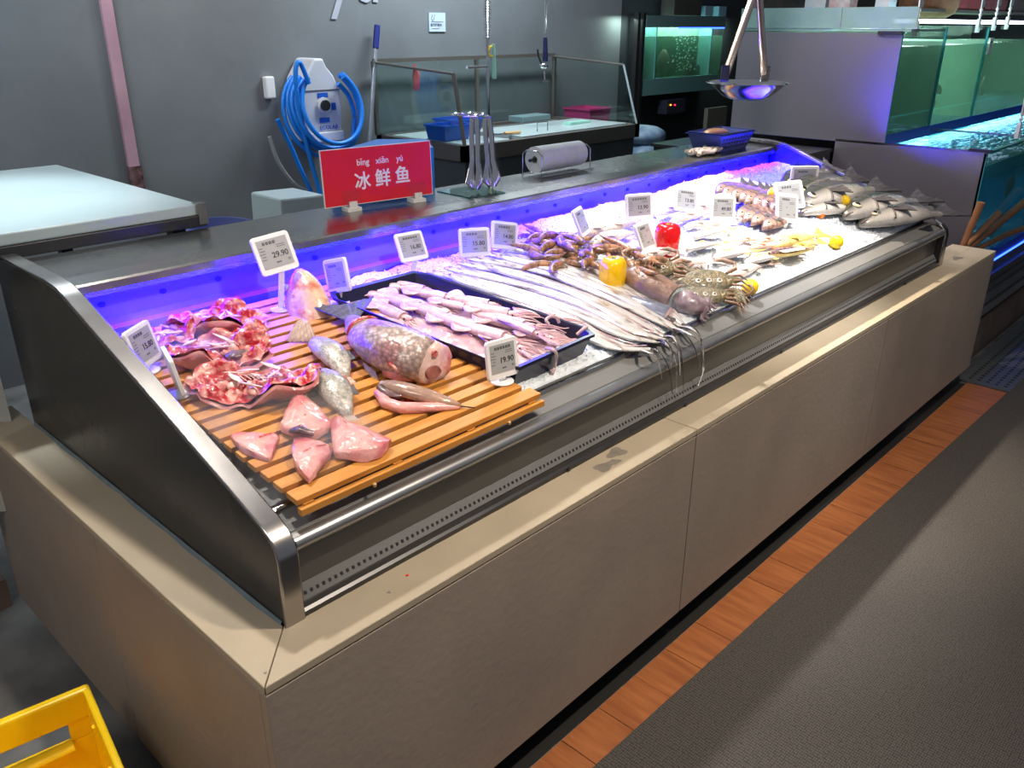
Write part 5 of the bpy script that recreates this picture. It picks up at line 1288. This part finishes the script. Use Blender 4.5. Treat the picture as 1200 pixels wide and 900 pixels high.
def bin_(name, label, c, w_, d_, h_, m):
    r_ = thing(name, label, 'bin', c); c = Vector(c)
    mb = MB(); k = .86
    rgs = [[(c.x+sx*w_*f, c.y+sy*d_*f, z) for sx, sy in ((-.5, -.5), (.5, -.5), (.5, .5), (-.5, .5))] for f, z in ((k, c.z), (1, c.z+h_), (.95, c.z+h_), (k*.94, c.z+.008))]
    for g_ in rgs: mb.v += [Vector(p) for p in g_]
    for i in range(3):
        for q_ in range(4): mb.f.append((i*4+q_, i*4+(q_+1) % 4, i*4+4+(q_+1) % 4, i*4+4+q_))
    mb.f += [(3, 2, 1, 0), (12, 13, 14, 15)]; mb.build('shell', m, r_, smooth=False)
    for sx, sy, lx, ly in ((0, -.5, 1.04, .03), (0, .5, 1.04, .03), (-.5, 0, .03, 1.04), (.5, 0, .03, 1.04)):
        MB().box(c.x+sx*w_-lx*w_/2 if lx > .5 else c.x+sx*w_-.008, c.x+sx*w_+lx*w_/2 if lx > .5 else c.x+sx*w_+.008, c.y+sy*d_-(ly*d_/2 if ly > .5 else .008), c.y+sy*d_+(ly*d_/2 if ly > .5 else .008), c.z+h_-.012, c.z+h_).build('rim', m, r_, smooth=False)
bin_('blue_basin', 'blue plastic basin on the cleaning table, nearer to the left glass', (sx0+.14, sy0+.30, ZS+.006), .22, .18, .09, blue_p)
bin_('blue_basin', 'taller blue plastic basin behind the first one', (sx0+.36, sy0+.44, ZS+.006), .24, .2, .10, blue_p)
bin_('pink_tub', 'pink plastic tub behind the right glass screen', (sx1+.22, 3.25, .93), .26, .26, .18, pinkm)
free(MB().box(sx1+.07, sx1+.37, 3.1, 3.4, 0, .928).build('tub_stand', dark_cab, smooth=False), 'dark stand under the pink tub', 'stand')
free(MB().box(sx1-.62, sx1-.32, sy1-.26, sy1-.12, ZS+.009, ZS+.05).build('grey_block', M('block_teal', (.16, .25, .26), None, rough=.5), smooth=False, bevel=.004), 'grey green block lying at the back of the cleaning table', 'block')
kn = thing('knife', 'knife with a wooden handle lying on the cleaning table edge', 'knife', (sx0+.48, sy0+.20, ZS+.012))
MB().loft([(sx0+.50, sy0+.17, ZS+.02), (sx0+.62, sy0+.15, ZS+.02)], .013, .009, n=10).build('handle', goldwood, kn)
MB().prism([(sx0+.50, sy0+.155, ZS+.016), (sx0+.30, sy0+.19, ZS+.016), (sx0+.28, sy0+.21, ZS+.016), (sx0+.50, sy0+.19, ZS+.016)], (0, 0, .003)).build('blade', chrome, kn, smooth=False)
wb = ony(630, 152, sy0+.25)
free(MB().tube([(sx0+.80, sy0+.16, ZS+.008), (sx0+.80, sy0+.16, ZS+.065), (sx0+.89, sy0+.15, ZS+.065), (sx0+.89, sy0+.15, ZS+.008)], .003, 8).build('wire_handle', steel_dark), 'thin dark wire handle standing on the white board', 'handle')
free(noisy(MB().box(sx1-.48, sx1-.26, sy0+.24, sy0+.32, ZS+.009, ZS+.024), .006, 12).build('green_brush', greenish, smooth=False), 'pale green brush lying on the right white board', 'brush')
free(noisy(MB().ell((ony(487, 90, 3.1).x, 3.1, ony(487, 90, 3.1).z), (.022, .018, .075), 12, 8), .02, 20).build('red_glove', M('red_item', (.55, .02, .02), None, rough=.4)), 'red plastic clip hanging on the left glass screen', 'clip')
# taps
tp = thing('spray_tap', 'tall chrome spring spray tap rising from the cleaning table', 'tap', (sx0+.22, sy0+.10, ZS))
tx = ony(572, 130, sy0+.12)
MB().tube([(tx.x, tx.y, ZS-.02), (tx.x, tx.y, ony(571, 45, tx.y).z)], .011, 10).build('riser', chrome, tp)
zt_ = ony(571, 45, tx.y).z
for k in range(26):
    z_ = zt_+k*.014
    MB().tube([Vector((tx.x+.004*k*.02+.020*cos(t*pi/5), tx.y+.020*sin(t*pi/5), z_+.0014*t)) for t in range(11)], .0038, 5).build('spring_coil', chrome, tp)
MB().tube([(tx.x-.17, tx.y, ony(571, 78, tx.y).z), (tx.x, tx.y, ony(571, 78, tx.y).z)], .009, 8).build('wall_arm', chrome, tp)
MB().tube([(tx.x+.03, tx.y-.02, ony(578, 60, tx.y).z+.04), (tx.x+.035, tx.y-.02, ony(578, 92, tx.y).z)], [.010, .014], 8).build('green_handle', greenish, tp)
MB().tube([(tx.x+.012+.02*cos(t), tx.y-.02, ony(575, 60, tx.y).z+.03*sin(t)) for t in [k*.5 for k in range(13)]], .004, 6).build('yellow_hook', yellow_p, tp)
sx = ony(638, 60, 2.9)
sp2 = thing('spray_gun', 'black and chrome spray gun hanging on a steel hose', 'spray gun', (sx.x, 2.9, ony(638, 95, 2.9).z))
MB().tube([(sx.x+.005, 2.9, 3.0), (sx.x+.005, 2.9, ony(638, 40, 2.9).z)], .008, 8).build('hose', chrome, sp2)
MB().tube([ony(639, 44, 2.9), ony(639, 72, 2.9)], [.014, .018], 10).build('grip', M('navy_grip', (.01, .012, .06), None, rough=.4), sp2)
MB().tube([ony(630, 58, 2.9), ony(631, 66, 2.9), ony(635, 76, 2.9)], .006, 8).build('lever', black_m, sp2)
MB().ell(ony(637, 77, 2.9), (.034, .03, .022), 14, 8).build('valve', chrome, sp2)
MB().tube([ony(638, 80, 2.9), ony(638, 93, 2.9)], .008, 8).build('nozzle', chrome, sp2)
MB().lathe(ony(638, 95, 2.9), [(.022, -.008), (.034, 0), (.01, .01)], 16).build('spray_head', black_m, sp2)

# ================================================================ TANKS ON THE BACK WALL
YB = 3.34
L0 = ony(757, 20, YB); R0_ = ony(866, 15, YB); zt2 = ony(757, 18, YB).z; zb2 = ony(757, 108, YB).z; zf2 = ony(757, 93, YB).z; zw2 = ony(757, 32, YB).z
tk = thing('rear_fish_tank', 'long rear fish tank with pale green water and a dark fish, by the back wall', 'tank', ((L0.x+6.9)/2, YB+.2, 0))
x0, x1 = L0.x, 7.0
MB().box(x0, x1, YB+.135, YB+.15, zb2, zt2).build('back_panel', cyan_tank, tk, smooth=False)
MB().box(x0, x1, YB, YB+.15, zb2-.03, zf2-.002).build('base', M('tank_base', (.12, .25, .24), None, rough=.4), tk, smooth=False)
MB().box(x0, x1, YB+.005, YB+.135, zf2, ony(757, 43, YB).z).build('water', water, tk, smooth=False)
MB().box(x0, x1, YB, YB+.008, zf2, zt2).build('front_glass', glass, tk, smooth=False)
MB().box(x0, x1, YB-.012, YB+.004, zw2, zt2).build('top_band', M('grey_green_band', (.12, .20, .20), None, rough=.4), tk, smooth=False)
MB().box(x0+.5, x1, YB-.006, YB+.006, zw2-.012, zw2).build('blue_tube', led_b, tk, smooth=False)
for px_ in (768, 832): xx = ony(px_, 70, YB).x; MB().box(xx-.006, xx+.006, YB+.0, YB+.135, zf2, zw2).build('divider', M('pale_glass_edge', (.25, .55, .55), None, rough=.3) if px_ == 768 else bpy.data.materials['pale_glass_edge'], tk, smooth=False)
MB().box(x0-.012, x0-.002, YB, YB+.15, zb2-.03, zt2).build('side_panel', steel_dark, tk, smooth=False)
for xx in (x0-.03, x0-.10): MB().box(xx-.018, xx+.018, YB-.01, YB+.03, 0, zt2+.02).build('rack_post', steel_dark, tk, smooth=False)
area('tank_lamp', ((x0+x1)/2, YB+.06, zt2-.02), (0, .2, -1), 1.8, .06, 5, (.72, 1.0, .88))
for px_ in (835,):
    pass
def tfish(label, c, L_, m, head=(1, 0, 0), h=.5):
    c = Vector(c); d0 = Vector(head).normalized(); root = thing('tank_fish', label, 'fish', c)
    ts = (0, .1, .3, .5, .7, .85); P_ = [c+d0*L_*t for t in ts]; u_ = Vector((0, 0, 1))
    MB().loft(P_, [.015*L_*6*k for k in (.2, .8, 1, .9, .5, .25)], [L_*h*.5*k for k in (.15, .6, 1, .95, .5, .22)], u_, 12).build('body', m, root)
    MB().sheet(lambda u, v: (P_[-1]+d0*L_*.16*u+u_*(v-.5)*L_*(.1+.28*u), d0.cross(u_)), 3, 5, .004).build('tail_fin', m, root)
f0 = ony(802, 88, YB+.07); tfish('big dark fish resting at the bottom of the rear tank', f0, .34, tank_fish, (1, .1, .15), .75)
f0 = ony(770, 75, YB+.09); tfish('dim fish shape on the left in the rear tank', f0, .30, tank_fish2, (1, .1, 0), .8)
# bubbles column
mb = MB(); rnd = random.Random(4)
for k in range(150):
    c = ony(796+rnd.gauss(0, 5)+(k % 3)*9, 42+rnd.random()*42, YB+.03+rnd.random()*.08); s = rnd.uniform(.003, .008); mb.ell(c, (s, s, s), 6, 4)
tag(mb.build('bubbles', M('bubble', (.65, .85, .75), None, rough=.2)), 'rising cloud of pale bubbles in the rear tank', 'bubbles', kind='stuff')
# shelf things above rear tank
free(MB().box(ony(790, 5, 3.35).x, ony(822, 5, 3.35).x, 3.345, 3.48, zt2+.004, zt2+.3).build('dark_carton', M('dark_board', (.05, .045, .04), None, rough=.7), smooth=False), 'dark cardboard carton standing on top of the rear tank', 'box')
for i, px_ in enumerate((827, 843)):
    xx = ony(px_, 8, 3.35).x
    free(MB().box(xx, xx+.13, 3.35, 3.41, zt2+.004, zt2+.085).build('blue_card', M('pale_blue_card', (.25, .42, .52), None, rough=.5) if i == 0 else bpy.data.materials['pale_blue_card'], smooth=False), ('pale blue card box on the rear tank, left of the pair', 'pale blue card box on the rear tank, right of the pair')[i], 'box')
# under the rear tank: control box, bags, board
free(MB().box(ony(782, 123, 3.3).x, ony(803, 123, 3.3).x, 3.3, 3.4, ony(790, 133, 3.3).z, ony(790, 117, 3.3).z).build('control_box', M('control_grey', (.02, .025, .04), None, rough=.4), smooth=False), 'dark control box with two small lamps under the rear tank', 'control box')
cb = bpy.data.objects['control_box']
for i, (px_, cm) in enumerate(((786, (1, .35, .02)), (791, (1, .02, .08)))):
    q = ony(px_, 123, 3.295); l_ = MB().obox(q, (.018, 0, 0), (0, .004, 0), (0, 0, .012)); 
    o_ = l_.build('indicator', M('lamp_%s' % 'ab'[i], cm, None, emit=(*cm, 1.5)), None, smooth=False); o_.parent = cb; o_.matrix_parent_inverse = Matrix.Translation(-cb.location)
free(MB().box(ony(829, 140, 3.2).x, ony(851, 140, 3.2).x, 3.2, 3.24, 0, ony(840, 126, 3.2).z).build('beige_board', M('dim_beige', (.16, .15, .12), None, rough=.6), smooth=False), 'dim beige board leaning under the rear tank', 'board')
q = ony(755, 160, 3.0); 
for i in range(3):
    free(noisy(MB().ell((q.x, 3.0, .62+.13*i), (.20, .17, .085), 18, 10), .02, 6, i).build('packed_bag', bag_m), ('lowest blue and white packed bag beside the cleaning table', 'middle blue and white packed bag beside the cleaning table', 'top blue and white packed bag beside the cleaning table')[i], 'bag', 'packed bags by the table')
free(MB().box(q.x-.2, q.x+.2, 2.85, 3.2, 0, .54).build('black_stand', black_m, smooth=False), 'low black stand carrying the packed bags', 'stand')
free(MB().box(5.2, 5.9, 2.3, 2.9, 0, .78).build('dark_bench', dark_cab, smooth=False), 'low dark bench in the gloom below the rear tank', 'bench')

# ================================================================ RIGHT TANKS (ends face the case)
XT = 4.12
blue_base = M('blue_base', (.01, .06, .55), (.01, .04, .4), 3, .4)
ut = thing('upper_fish_tank', 'upper row fish tank with steel end panel and green lit water', 'tank', (5.6, 1.1, 1.12))
yF, yK = .66, 1.56
MB().box(XT, XT+.012, yF, yK, 1.125, 1.665).build('end_panel', panel_steel, ut, smooth=False)
MB().box(XT+.013, 8.2, yF+.01, yK, 1.12, 1.165).build('tank_floor', blue_base, ut, smooth=False)
MB().box(XT+.02, 8.2, yF+.012, yK-.02, 1.17, 1.60).build('water', water, ut, smooth=False)
MB().box(XT+.013, 8.2, yF, yF+.009, 1.12, 1.70).build('front_glass', glass, ut, smooth=False)
MB().box(XT+.002, XT+.012, yF-.002, yF+.010, 1.12, 1.70).build('glass_edge', glass_e, ut, smooth=False)
MB().box(XT+.013, 8.2, yF-.003, yF, 1.12, 1.175).build('blue_band', blue_base, ut, smooth=False)
MB().box(XT+.013, 8.2, yK-.01, yK, 1.12, 1.70).build('back_liner', cyan_tank, ut, smooth=False)
for px_ in (1098, 1146): xx = ony(px_, 100, yF).x; MB().box(xx-.004, xx+.004, yF+.012, yK, 1.17, 1.62).build('divider', cyan_tank, ut, smooth=False); MB().box(xx-.006, xx+.006, yF-.002, yF+.010, 1.13, 1.69).build('glass_edge', glass_e, ut, smooth=False)
MB().box(XT+.05, 8.2, yF+.04, yF+.07, 1.71, 1.73).build('lamp_tube', led_w, ut, smooth=False)
MB().obox((XT-.004, yF+.06, 1.665), (.02, 0, 0), (0, .12, 0), (0, 0, .018)).build('black_bracket', black_m, ut, smooth=False)
area('tank_lamp', (6.0, 1.2, 1.69), (0, -.35, -1), 3.0, .4, 26, (.75, 1.0, .86))
# glass rim tray above the end panel
gt = thing('glass_trough', 'pale green glass trough lying above the steel end panel', 'trough', (XT+.3, 1.1, 1.665))
for a, b in (((.60), (.98)), ((.985), (1.56))):
    MB().box(XT-.004, XT+.004, a, b, 1.685, 1.785).build('glass_pane', M('frosted_green_glass', (.26, .42, .37), (.2, .35, .3), 6, .3, alpha=.85) if 'frosted_green_glass' not in bpy.data.materials else bpy.data.materials['frosted_green_glass'], gt, smooth=False)
MB().box(XT, XT+.5, .62, 1.56, 1.672, 1.684).build('trough_floor', bpy.data.materials['frosted_green_glass'], gt, smooth=False)
tfish('silver grey fish near the left end of the upper tank', ony(1040, 122, yF+.12), .16, tank_fish2, (1, .3, -.9), .5)
tfish('black finned fish behind the divider in the upper tank', ony(1150, 102, yF+.15), .22, tank_fish, (1, .1, .05), .6)
tfish('small pale fish in the middle of the upper tank', ony(1118, 88, yF+.2), .12, tank_fish2, (.3, .1, -1), .4)
rnd = random.Random(8)
for i in range(7):
    tfish('small brown fish in the shoal at the bottom of the upper tank', ony(1080+i*8+rnd.uniform(-3, 3), 125-i*3+rnd.uniform(-6, 5), yF+.1+rnd.random()*.3), .11, tank_fish2, (rnd.uniform(-1, 1), .3, rnd.uniform(-.5, .5)), .45)
    bpy.data.objects[[o.name for o in COL.objects if o.name.startswith('tank_fish') and o.type == 'EMPTY'][-1]]['group'] = 'small brown fish in the upper tank'

lt = thing('lower_fish_tank', 'lower row open fish tank with steel end panel, bubbling cyan water and blue lamps', 'tank', (5.6, .6, 0))
y0, y1 = .165, .92
MB().box(XT, XT+.012, y0, y1, .25, 1.130).build('end_panel', panel_steel, lt, smooth=False)
MB().box(XT-.002, XT+.013, y0, y1, 1.130, 1.138).build('end_rim', steel_edge, lt, smooth=False)
MB().box(XT+.014, 8.2, y0+.01, y1, 1.02-.45, 1.06).build('water', water_c, lt, smooth=False)
MB().box(XT+.013, 8.2, y0, y0+.010, .53, 1.130).build('front_glass', glass, lt, smooth=False)
MB().box(XT, XT+.014, y0-.004, y0+.01, .53, 1.13).build('glass_edge', glass_e, lt, smooth=False)
MB().box(XT+.014, 8.2, y1-.02, y1, .55, 1.11).build('back_liner', M('tank_liner_cyan', (.05, .30, .36), None, rough=.6), lt, smooth=False)
MB().box(XT+.014, 8.2, y0-.012, y1, .50, .565).build('blue_base', blue_base, lt, smooth=False)
MB().box(XT+.02, 8.2, y0-.018, y0-.012, .50, .508).build('blue_tube', led_b, lt, smooth=False)
MB().obox((XT-.004, y0+.03, 1.142), (.022, 0, 0), (0, .10, 0), (0, 0, .014)).build('black_bracket', black_m, lt, smooth=False)
xx = XT+.62
MB().box(xx, xx+.008, y0, .64, .60, 1.16).build('glass_divider', glass, lt, smooth=False)
MB().box(xx-.002, xx+.010, y0, .64, 1.155, 1.163).build('divider_edge', steel_edge, lt, smooth=False)
MB().box(XT+.014, 8.2, y0-.012, y0+.012, 1.13, 1.14).build('front_rim', glass_e, lt, smooth=False)
for i, (z_, dy, m_) in enumerate(((.47, .0, face_mat), (.43, -.03, steel_edge), (.38, -.03, face_mat), (.33, -.05, steel), (.26, -.05, steel_grey))):
    MB().box(XT+.03, 8.2, y0+dy-.01, y0+.3, z_-.03, z_+.014-.01*i*0).build('base_rail', m_, lt, smooth=False)
MB().box(XT+.03, 8.2, y0-.07, y0+.3, .0, .20).build('plinth', M('brown_plinth', (.16, .11, .08), (.10, .07, .05), 6, .6, 0, .2, 12), lt, smooth=False)
area('tank_lamp', (5.9, .80, 1.11), (0, -.6, -1), 3.2, .12, 7, (.25, .75, 1.0))
area('blue_lamp', (6.0, y0+.1, .54), (0, -1, -.3), 3.4, .02, 5, (.05, .15, 1.0))
# churned foam on the lower tank
mb = MB(); rnd = random.Random(6)
for k in range(500):
    x = XT+.05+rnd.random()*1.6; y_ = .2+rnd.random()*.42; 
    if rnd.random() > .35 and x > XT+.6: continue
    s = rnd.uniform(.003, .012); mb.ell((x, y_, 1.062), (s*1.6, s*1.2, s*.7), 6, 4)
tag(mb.build('water_foam', M('foam_white', (.45, .7, .9), None, rough=.4)), 'churned white foam on the water of the lower tank', 'foam', kind='stuff')
g_ = MB().grid(lambda u, v: (XT+.03+1.9*u, .17+.46*v, 1.062+.006*noise.noise(Vector((u*40, v*12, 0)))), 80, 24)
tfish('brown fish hanging head down by the front glass of the lower tank', ony(1188, 205, y0+.08), .15, tank_fish2, (-.15, .1, -1), .4)
tfish('dark fish low in the lower tank beside the sticks', ony(1168, 262, y0+.08), .11, tank_fish, (-.3, .1, -1), .45)
tfish('dark fish at the right edge low in the lower tank', ony(1192, 270, y0+.10), .15, tank_fish, (.5, .1, -.6), .55)

# dark glossy machine side between case and tanks
gl_dark = M('black_glossy_panel', (.012, .012, .015), None, rough=.12, coat=.5)
mc = thing('dark_cabinet', 'dark glossy cabinet between the end of the fish case and the tanks', 'cabinet', (3.85, 1.35, 0))
MB().box(3.62, 4.10, .93, 1.75, 0, 1.07).build('body', gl_dark, mc, smooth=False)
MB().box(3.60, 4.11, .925, 1.76, 1.07, 1.085).build('top', steel_dark, mc, smooth=False)
MB().box(3.56, 4.10, .30, .92, 0, .62).build('lower_body', gl_dark, mc, smooth=False)

# things above the tanks at the top right
bskt = thing('woven_basket', 'brown rounded basket on the shelf above the upper tank', 'basket', ony(1085, 14, 1.3))
c = ony(1087, 12, 1.2)
MB().lathe(c-Vector((0, 0, .05)), [(.12, 0), (.17, .03), (.19, .08), (.19, .14)], 24).build('bowl', brown_bk, bskt)
free(MB().box(XT+.9, 8.3, 1.05, 1.4, 1.78, 1.80).build('shelf_board', M('shelf_dark', (.04, .035, .03), None, rough=.6), smooth=False), 'dark shelf board above the upper tanks', 'shelf')
for i, (a, b, yy, mm, lb) in enumerate(((1112, 1150, 1.1, red_box, 'red printed carton on the shelf, left of the pair'), (1153, 1178, 1.1, M('dark_red_carton', (.22, .02, .03), (.1, .02, .02), 8, .5), 'dark red carton on the shelf, right of the pair'),
                               (1182, 1200, 1.1, M('dark_carton_b', (.06, .05, .05), None, rough=.6), 'dark carton at the far right of the shelf'))):
    q1, q2 = ony(a, 15, yy), ony(b, 15, yy)
    free(MB().box(q1.x, q2.x, yy, yy+.2, 1.80, 2.05).build('carton', mm, smooth=False), lb, 'box')
for i, (a, b, col_) in enumerate(((948, 972, (.30, .45, .50)), (976, 1000, (.35, .10, .10)), (1030, 1046, (.35, .50, .55)))):
    q1, q2 = onx(b, 5, XT+.25), onx(a, 5, XT+.25)
    free(MB().box(XT+.2, XT+.3, q1.y, q2.y, 1.69, 1.86).build('small_carton', M('carton_col_%s' % 'abc'[i], col_, (.5, .5, .5), 14, .5), smooth=False), ('pale printed carton on the glass trough, left', 'reddish printed carton on the glass trough, middle', 'pale blue carton on the glass trough, right')[i], 'box')
struct('trim_4', MB().box(ony(880, 100, 2.2).x, 8.3, 2.2, 2.3, 0, 2.4), M('dim_shelf_back', (.05, .05, .055), (.12, .08, .07), 5, .7), smooth=False)
# clip-on card holders
def clip(label, px_, py_, yy, x_plane=None):
    c = ony(px_, py_, yy) if x_plane is None else onx(px_, py_, x_plane)
    root = thing('card_clip', label, 'clip', c, 'white clip holders on the tank rims')
    MB().obox(c, (.03, 0, 0), (0, .02, 0), (0, 0, .045)).build('clamp', white, root, smooth=False, bevel=.004)
    for s in (-1, 1): MB().obox(c+Vector((s*.013, 0, -.032)), (.008, 0, .004), (0, .018, 0), (s*.004, 0, .035)).build('jaw', white, root, smooth=False)
    MB().tube([c+Vector((0, 0, .02)), c+Vector((.006, 0, .05)), c+Vector((.0, 0, .085))], .006, 8).build('ball_neck', white, root)
    for z_ in (.045, .07): MB().ell(c+Vector((.003, 0, z_)), (.010, .010, .010), 10, 6).build('ball_joint', white, root)
    MB().obox(c+Vector((.01, 0, .125)), (.055, .0, .01), (0, .006, 0), (-.01, 0, .085)).build('card', white, root, smooth=False)
clip('white card clip on the corner of the upper tank', 1074, 30, .66)
clip('white card clip on the upper tank rim, second from the left', 1147, 27, .66)
clip('white card clip on the upper tank rim, third from the left', 1166, 25, .66)
clip('white card clip on the upper tank rim, fourth from the left', 1181, 24, .66)
clip('white card clip on the front rim of the lower tank', 1194, 150, .165)
q = ony(1161, 54, .655); cd_ = thing('price_card', 'small white printed card stuck on the front glass of the upper tank', 'card', q-Vector((0, 0, .04)))
MB().obox(q, (.062, 0, 0), (0, .002, 0), (0, 0, .095)).build('card', white, cd_, smooth=False)
for z_, w2, hh in ((.022, .042, .010), (.006, .045, .003), (-.004, .04, .003)): MB().obox(q+Vector((0, -.0015, z_)), (w2, 0, 0), (0, .001, 0), (0, 0, hh)).build('print_line', inkg, cd_, smooth=False)

# wooden sticks behind the ledge end
for i, (a, b, r_, lb) in enumerate((((1127, 292), (1150, 237), .017, 'dark wooden stick, shortest and most upright at the ledge end'), ((1132, 288), (1170, 250), .017, 'wooden stick with pale tip, second from the left at the ledge end'),
                        ((1128, 296), (1215, 225), .020, 'thick brown wooden stick crossing in front of the others'), ((1140, 294), (1215, 262), .017, 'bent thin wooden stick lowest of the four'))):
    A = ony(a[0], a[1], .16); B = ony(b[0], b[1], .12)
    mid = (A+B)/2+Vector((0, 0, .012 if i == 3 else 0))
    A2 = A+(A-B)*.25; A2 = A
    s_ = MB().tube([A2, mid, B], [r_*.85, r_, r_*1.05], 12)
    free(s_.build('wooden_stick', woodstick), lb, 'stick', 'wooden sticks at the ledge end')

# floor drain on the right
dn = thing('floor_drain', 'perforated steel drain cover in the floor right of the counter', 'drain', (4.6, -.05, 0))
a_, b_, c2_, d2_ = onz(1143, 457, .004), onz(1178, 463, .004), onz(1235, 400, .004), onz(1200, 398, .004)
dx0 = 4.02
MB().box(dx0, 6.5, -.20, .04, .002, .012).build('cover', M('drain_metal', (.13, .14, .14), None, rough=.4, metal=.4), dn, smooth=False)
MB().box(dx0, 6.5, .04, .052, .002, .03).build('edge_bar', steel, dn, smooth=False)
mb = MB()
for i in range(60):
    for j in range(5): mb.box(dx0+.05+i*.04, dx0+.068+i*.04, -.175+j*.042, -.160+j*.042, .0121, .0128)
mb.build('drain_slots', black_m, dn, smooth=False)['kind'] = 'stuff'

# ================================================================ YELLOW CRATE
rot = radians(9); ZC = .32
ctr = Vector((-.075, .70, 0))
ycr = thing('yellow_crate', 'bright yellow plastic crate on the dark floor at the near left', 'crate', ctr)
ux = Vector((-cos(rot), sin(rot), 0)); uy = Vector((-sin(rot)*1.0, -cos(rot), 0))
def cw(a, b, z): return ctr+ux*a+uy*b+Vector((0, 0, z))
LX, LY, T_ = .40, .58, .016
def wallpiece(a0, a1, b0, b1, z0, z1, nm='wall', bev=.003):
    MB().obox(cw((a0+a1)/2, (b0+b1)/2, (z0+z1)/2), ux*(a1-a0), uy*(b1-b0), (0, 0, z1-z0)).build(nm, yellow_p, ycr, smooth=False, bevel=bev)
wallpiece(0, LX, 0, LY, .0, .012, 'bottom')
wallpiece(0, LX, 0, T_, .012, .19, 'end_wall')
wallpiece(0, .06, 0, T_, .19, .245, 'handle_side'); wallpiece(LX-.06, LX, 0, T_, .19, .245, 'handle_side')
wallpiece(0, LX, 0, T_+.006, .243, ZC, 'handle_band', .006)
wallpiece(0, LX, LY-T_, LY, .012, ZC, 'end_wall')
wallpiece(0, T_, T_, LY-T_, .012, ZC, 'side_wall', .005); wallpiece(LX-T_, LX, T_, LY-T_, .012, ZC, 'side_wall')
MB().loft([cw(.06, .028, .19), cw(.20, .028, .186), cw(LX-.06, .028, .19)], [.018]*3, [.012]*3, n=12).build('handle_lip', yellow_p, ycr)
for b in (.12, .26, .40): wallpiece(T_, T_+.008, b, b+.012, .02, ZC-.02, 'rib', 0)
for a in (.03, .055): wallpiece(a, a+.010, T_, T_+.004, .262, .282, 'mould_mark', 0)

# ================================================================ COLD MIST over the case
def mist(label, x0, x1, y0, y1, h0, h1, dens, seed):
    m = bpy.data.materials.new('cold_mist'); m.use_nodes = True; nt = m.node_tree; n = nt.nodes; L = nt.links
    n.remove(n['Principled BSDF'])
    vs = n.new('ShaderNodeVolumeScatter'); vs.inputs['Color'].default_value = (.95, .97, 1, 1); vs.inputs['Anisotropy'].default_value = .2
    tc = n.new('ShaderNodeTexCoord'); no = n.new('ShaderNodeTexNoise'); no.inputs['Scale'].default_value = 9; no.inputs['Detail'].default_value = 2
    mp = n.new('ShaderNodeMapping'); mp.inputs['Location'].default_value = (seed, 0, 0); L.new(tc.outputs['Object'], mp.inputs[0]); L.new(mp.outputs[0], no.inputs['Vector'])
    mr = n.new('ShaderNodeMapRange'); mr.inputs['From Min'].default_value = .40; mr.inputs['From Max'].default_value = .66
    mr.inputs['To Min'].default_value = 0; mr.inputs['To Max'].default_value = dens
    L.new(no.outputs['Fac'], mr.inputs['Value']); L.new(mr.outputs[0], vs.inputs['Density']); L.new(vs.outputs[0], n['Material Output'].inputs['Volume'])
    mb = MB().add([(x0, y0, zd(y0)+h0), (x1, y0, zd(y0)+h0), (x1, y1, zd(y1)+h0), (x0, y1, zd(y1)+h0), (x0, y0, zd(y0)+h1), (x1, y0, zd(y0)+h1), (x1, y1, zd(y1)+h1), (x0, y1, zd(y1)+h1)],
                  [(0,3,2,1),(4,5,6,7),(0,1,5,4),(1,2,6,5),(2,3,7,6),(3,0,4,7)])
    tag(free(mb.build('cold_mist', m, smooth=False), label, 'mist'), kind='stuff')
mist('thin cold mist drifting over the left edge of the slatted rack', .150, .42, .16, .93, .012, .085, 5.0, 0)
mist('thin cold mist over the ice by the cuttlefish at the front lip', 1.42, 1.95, .195, .40, .005, .075, 5.0, 3)
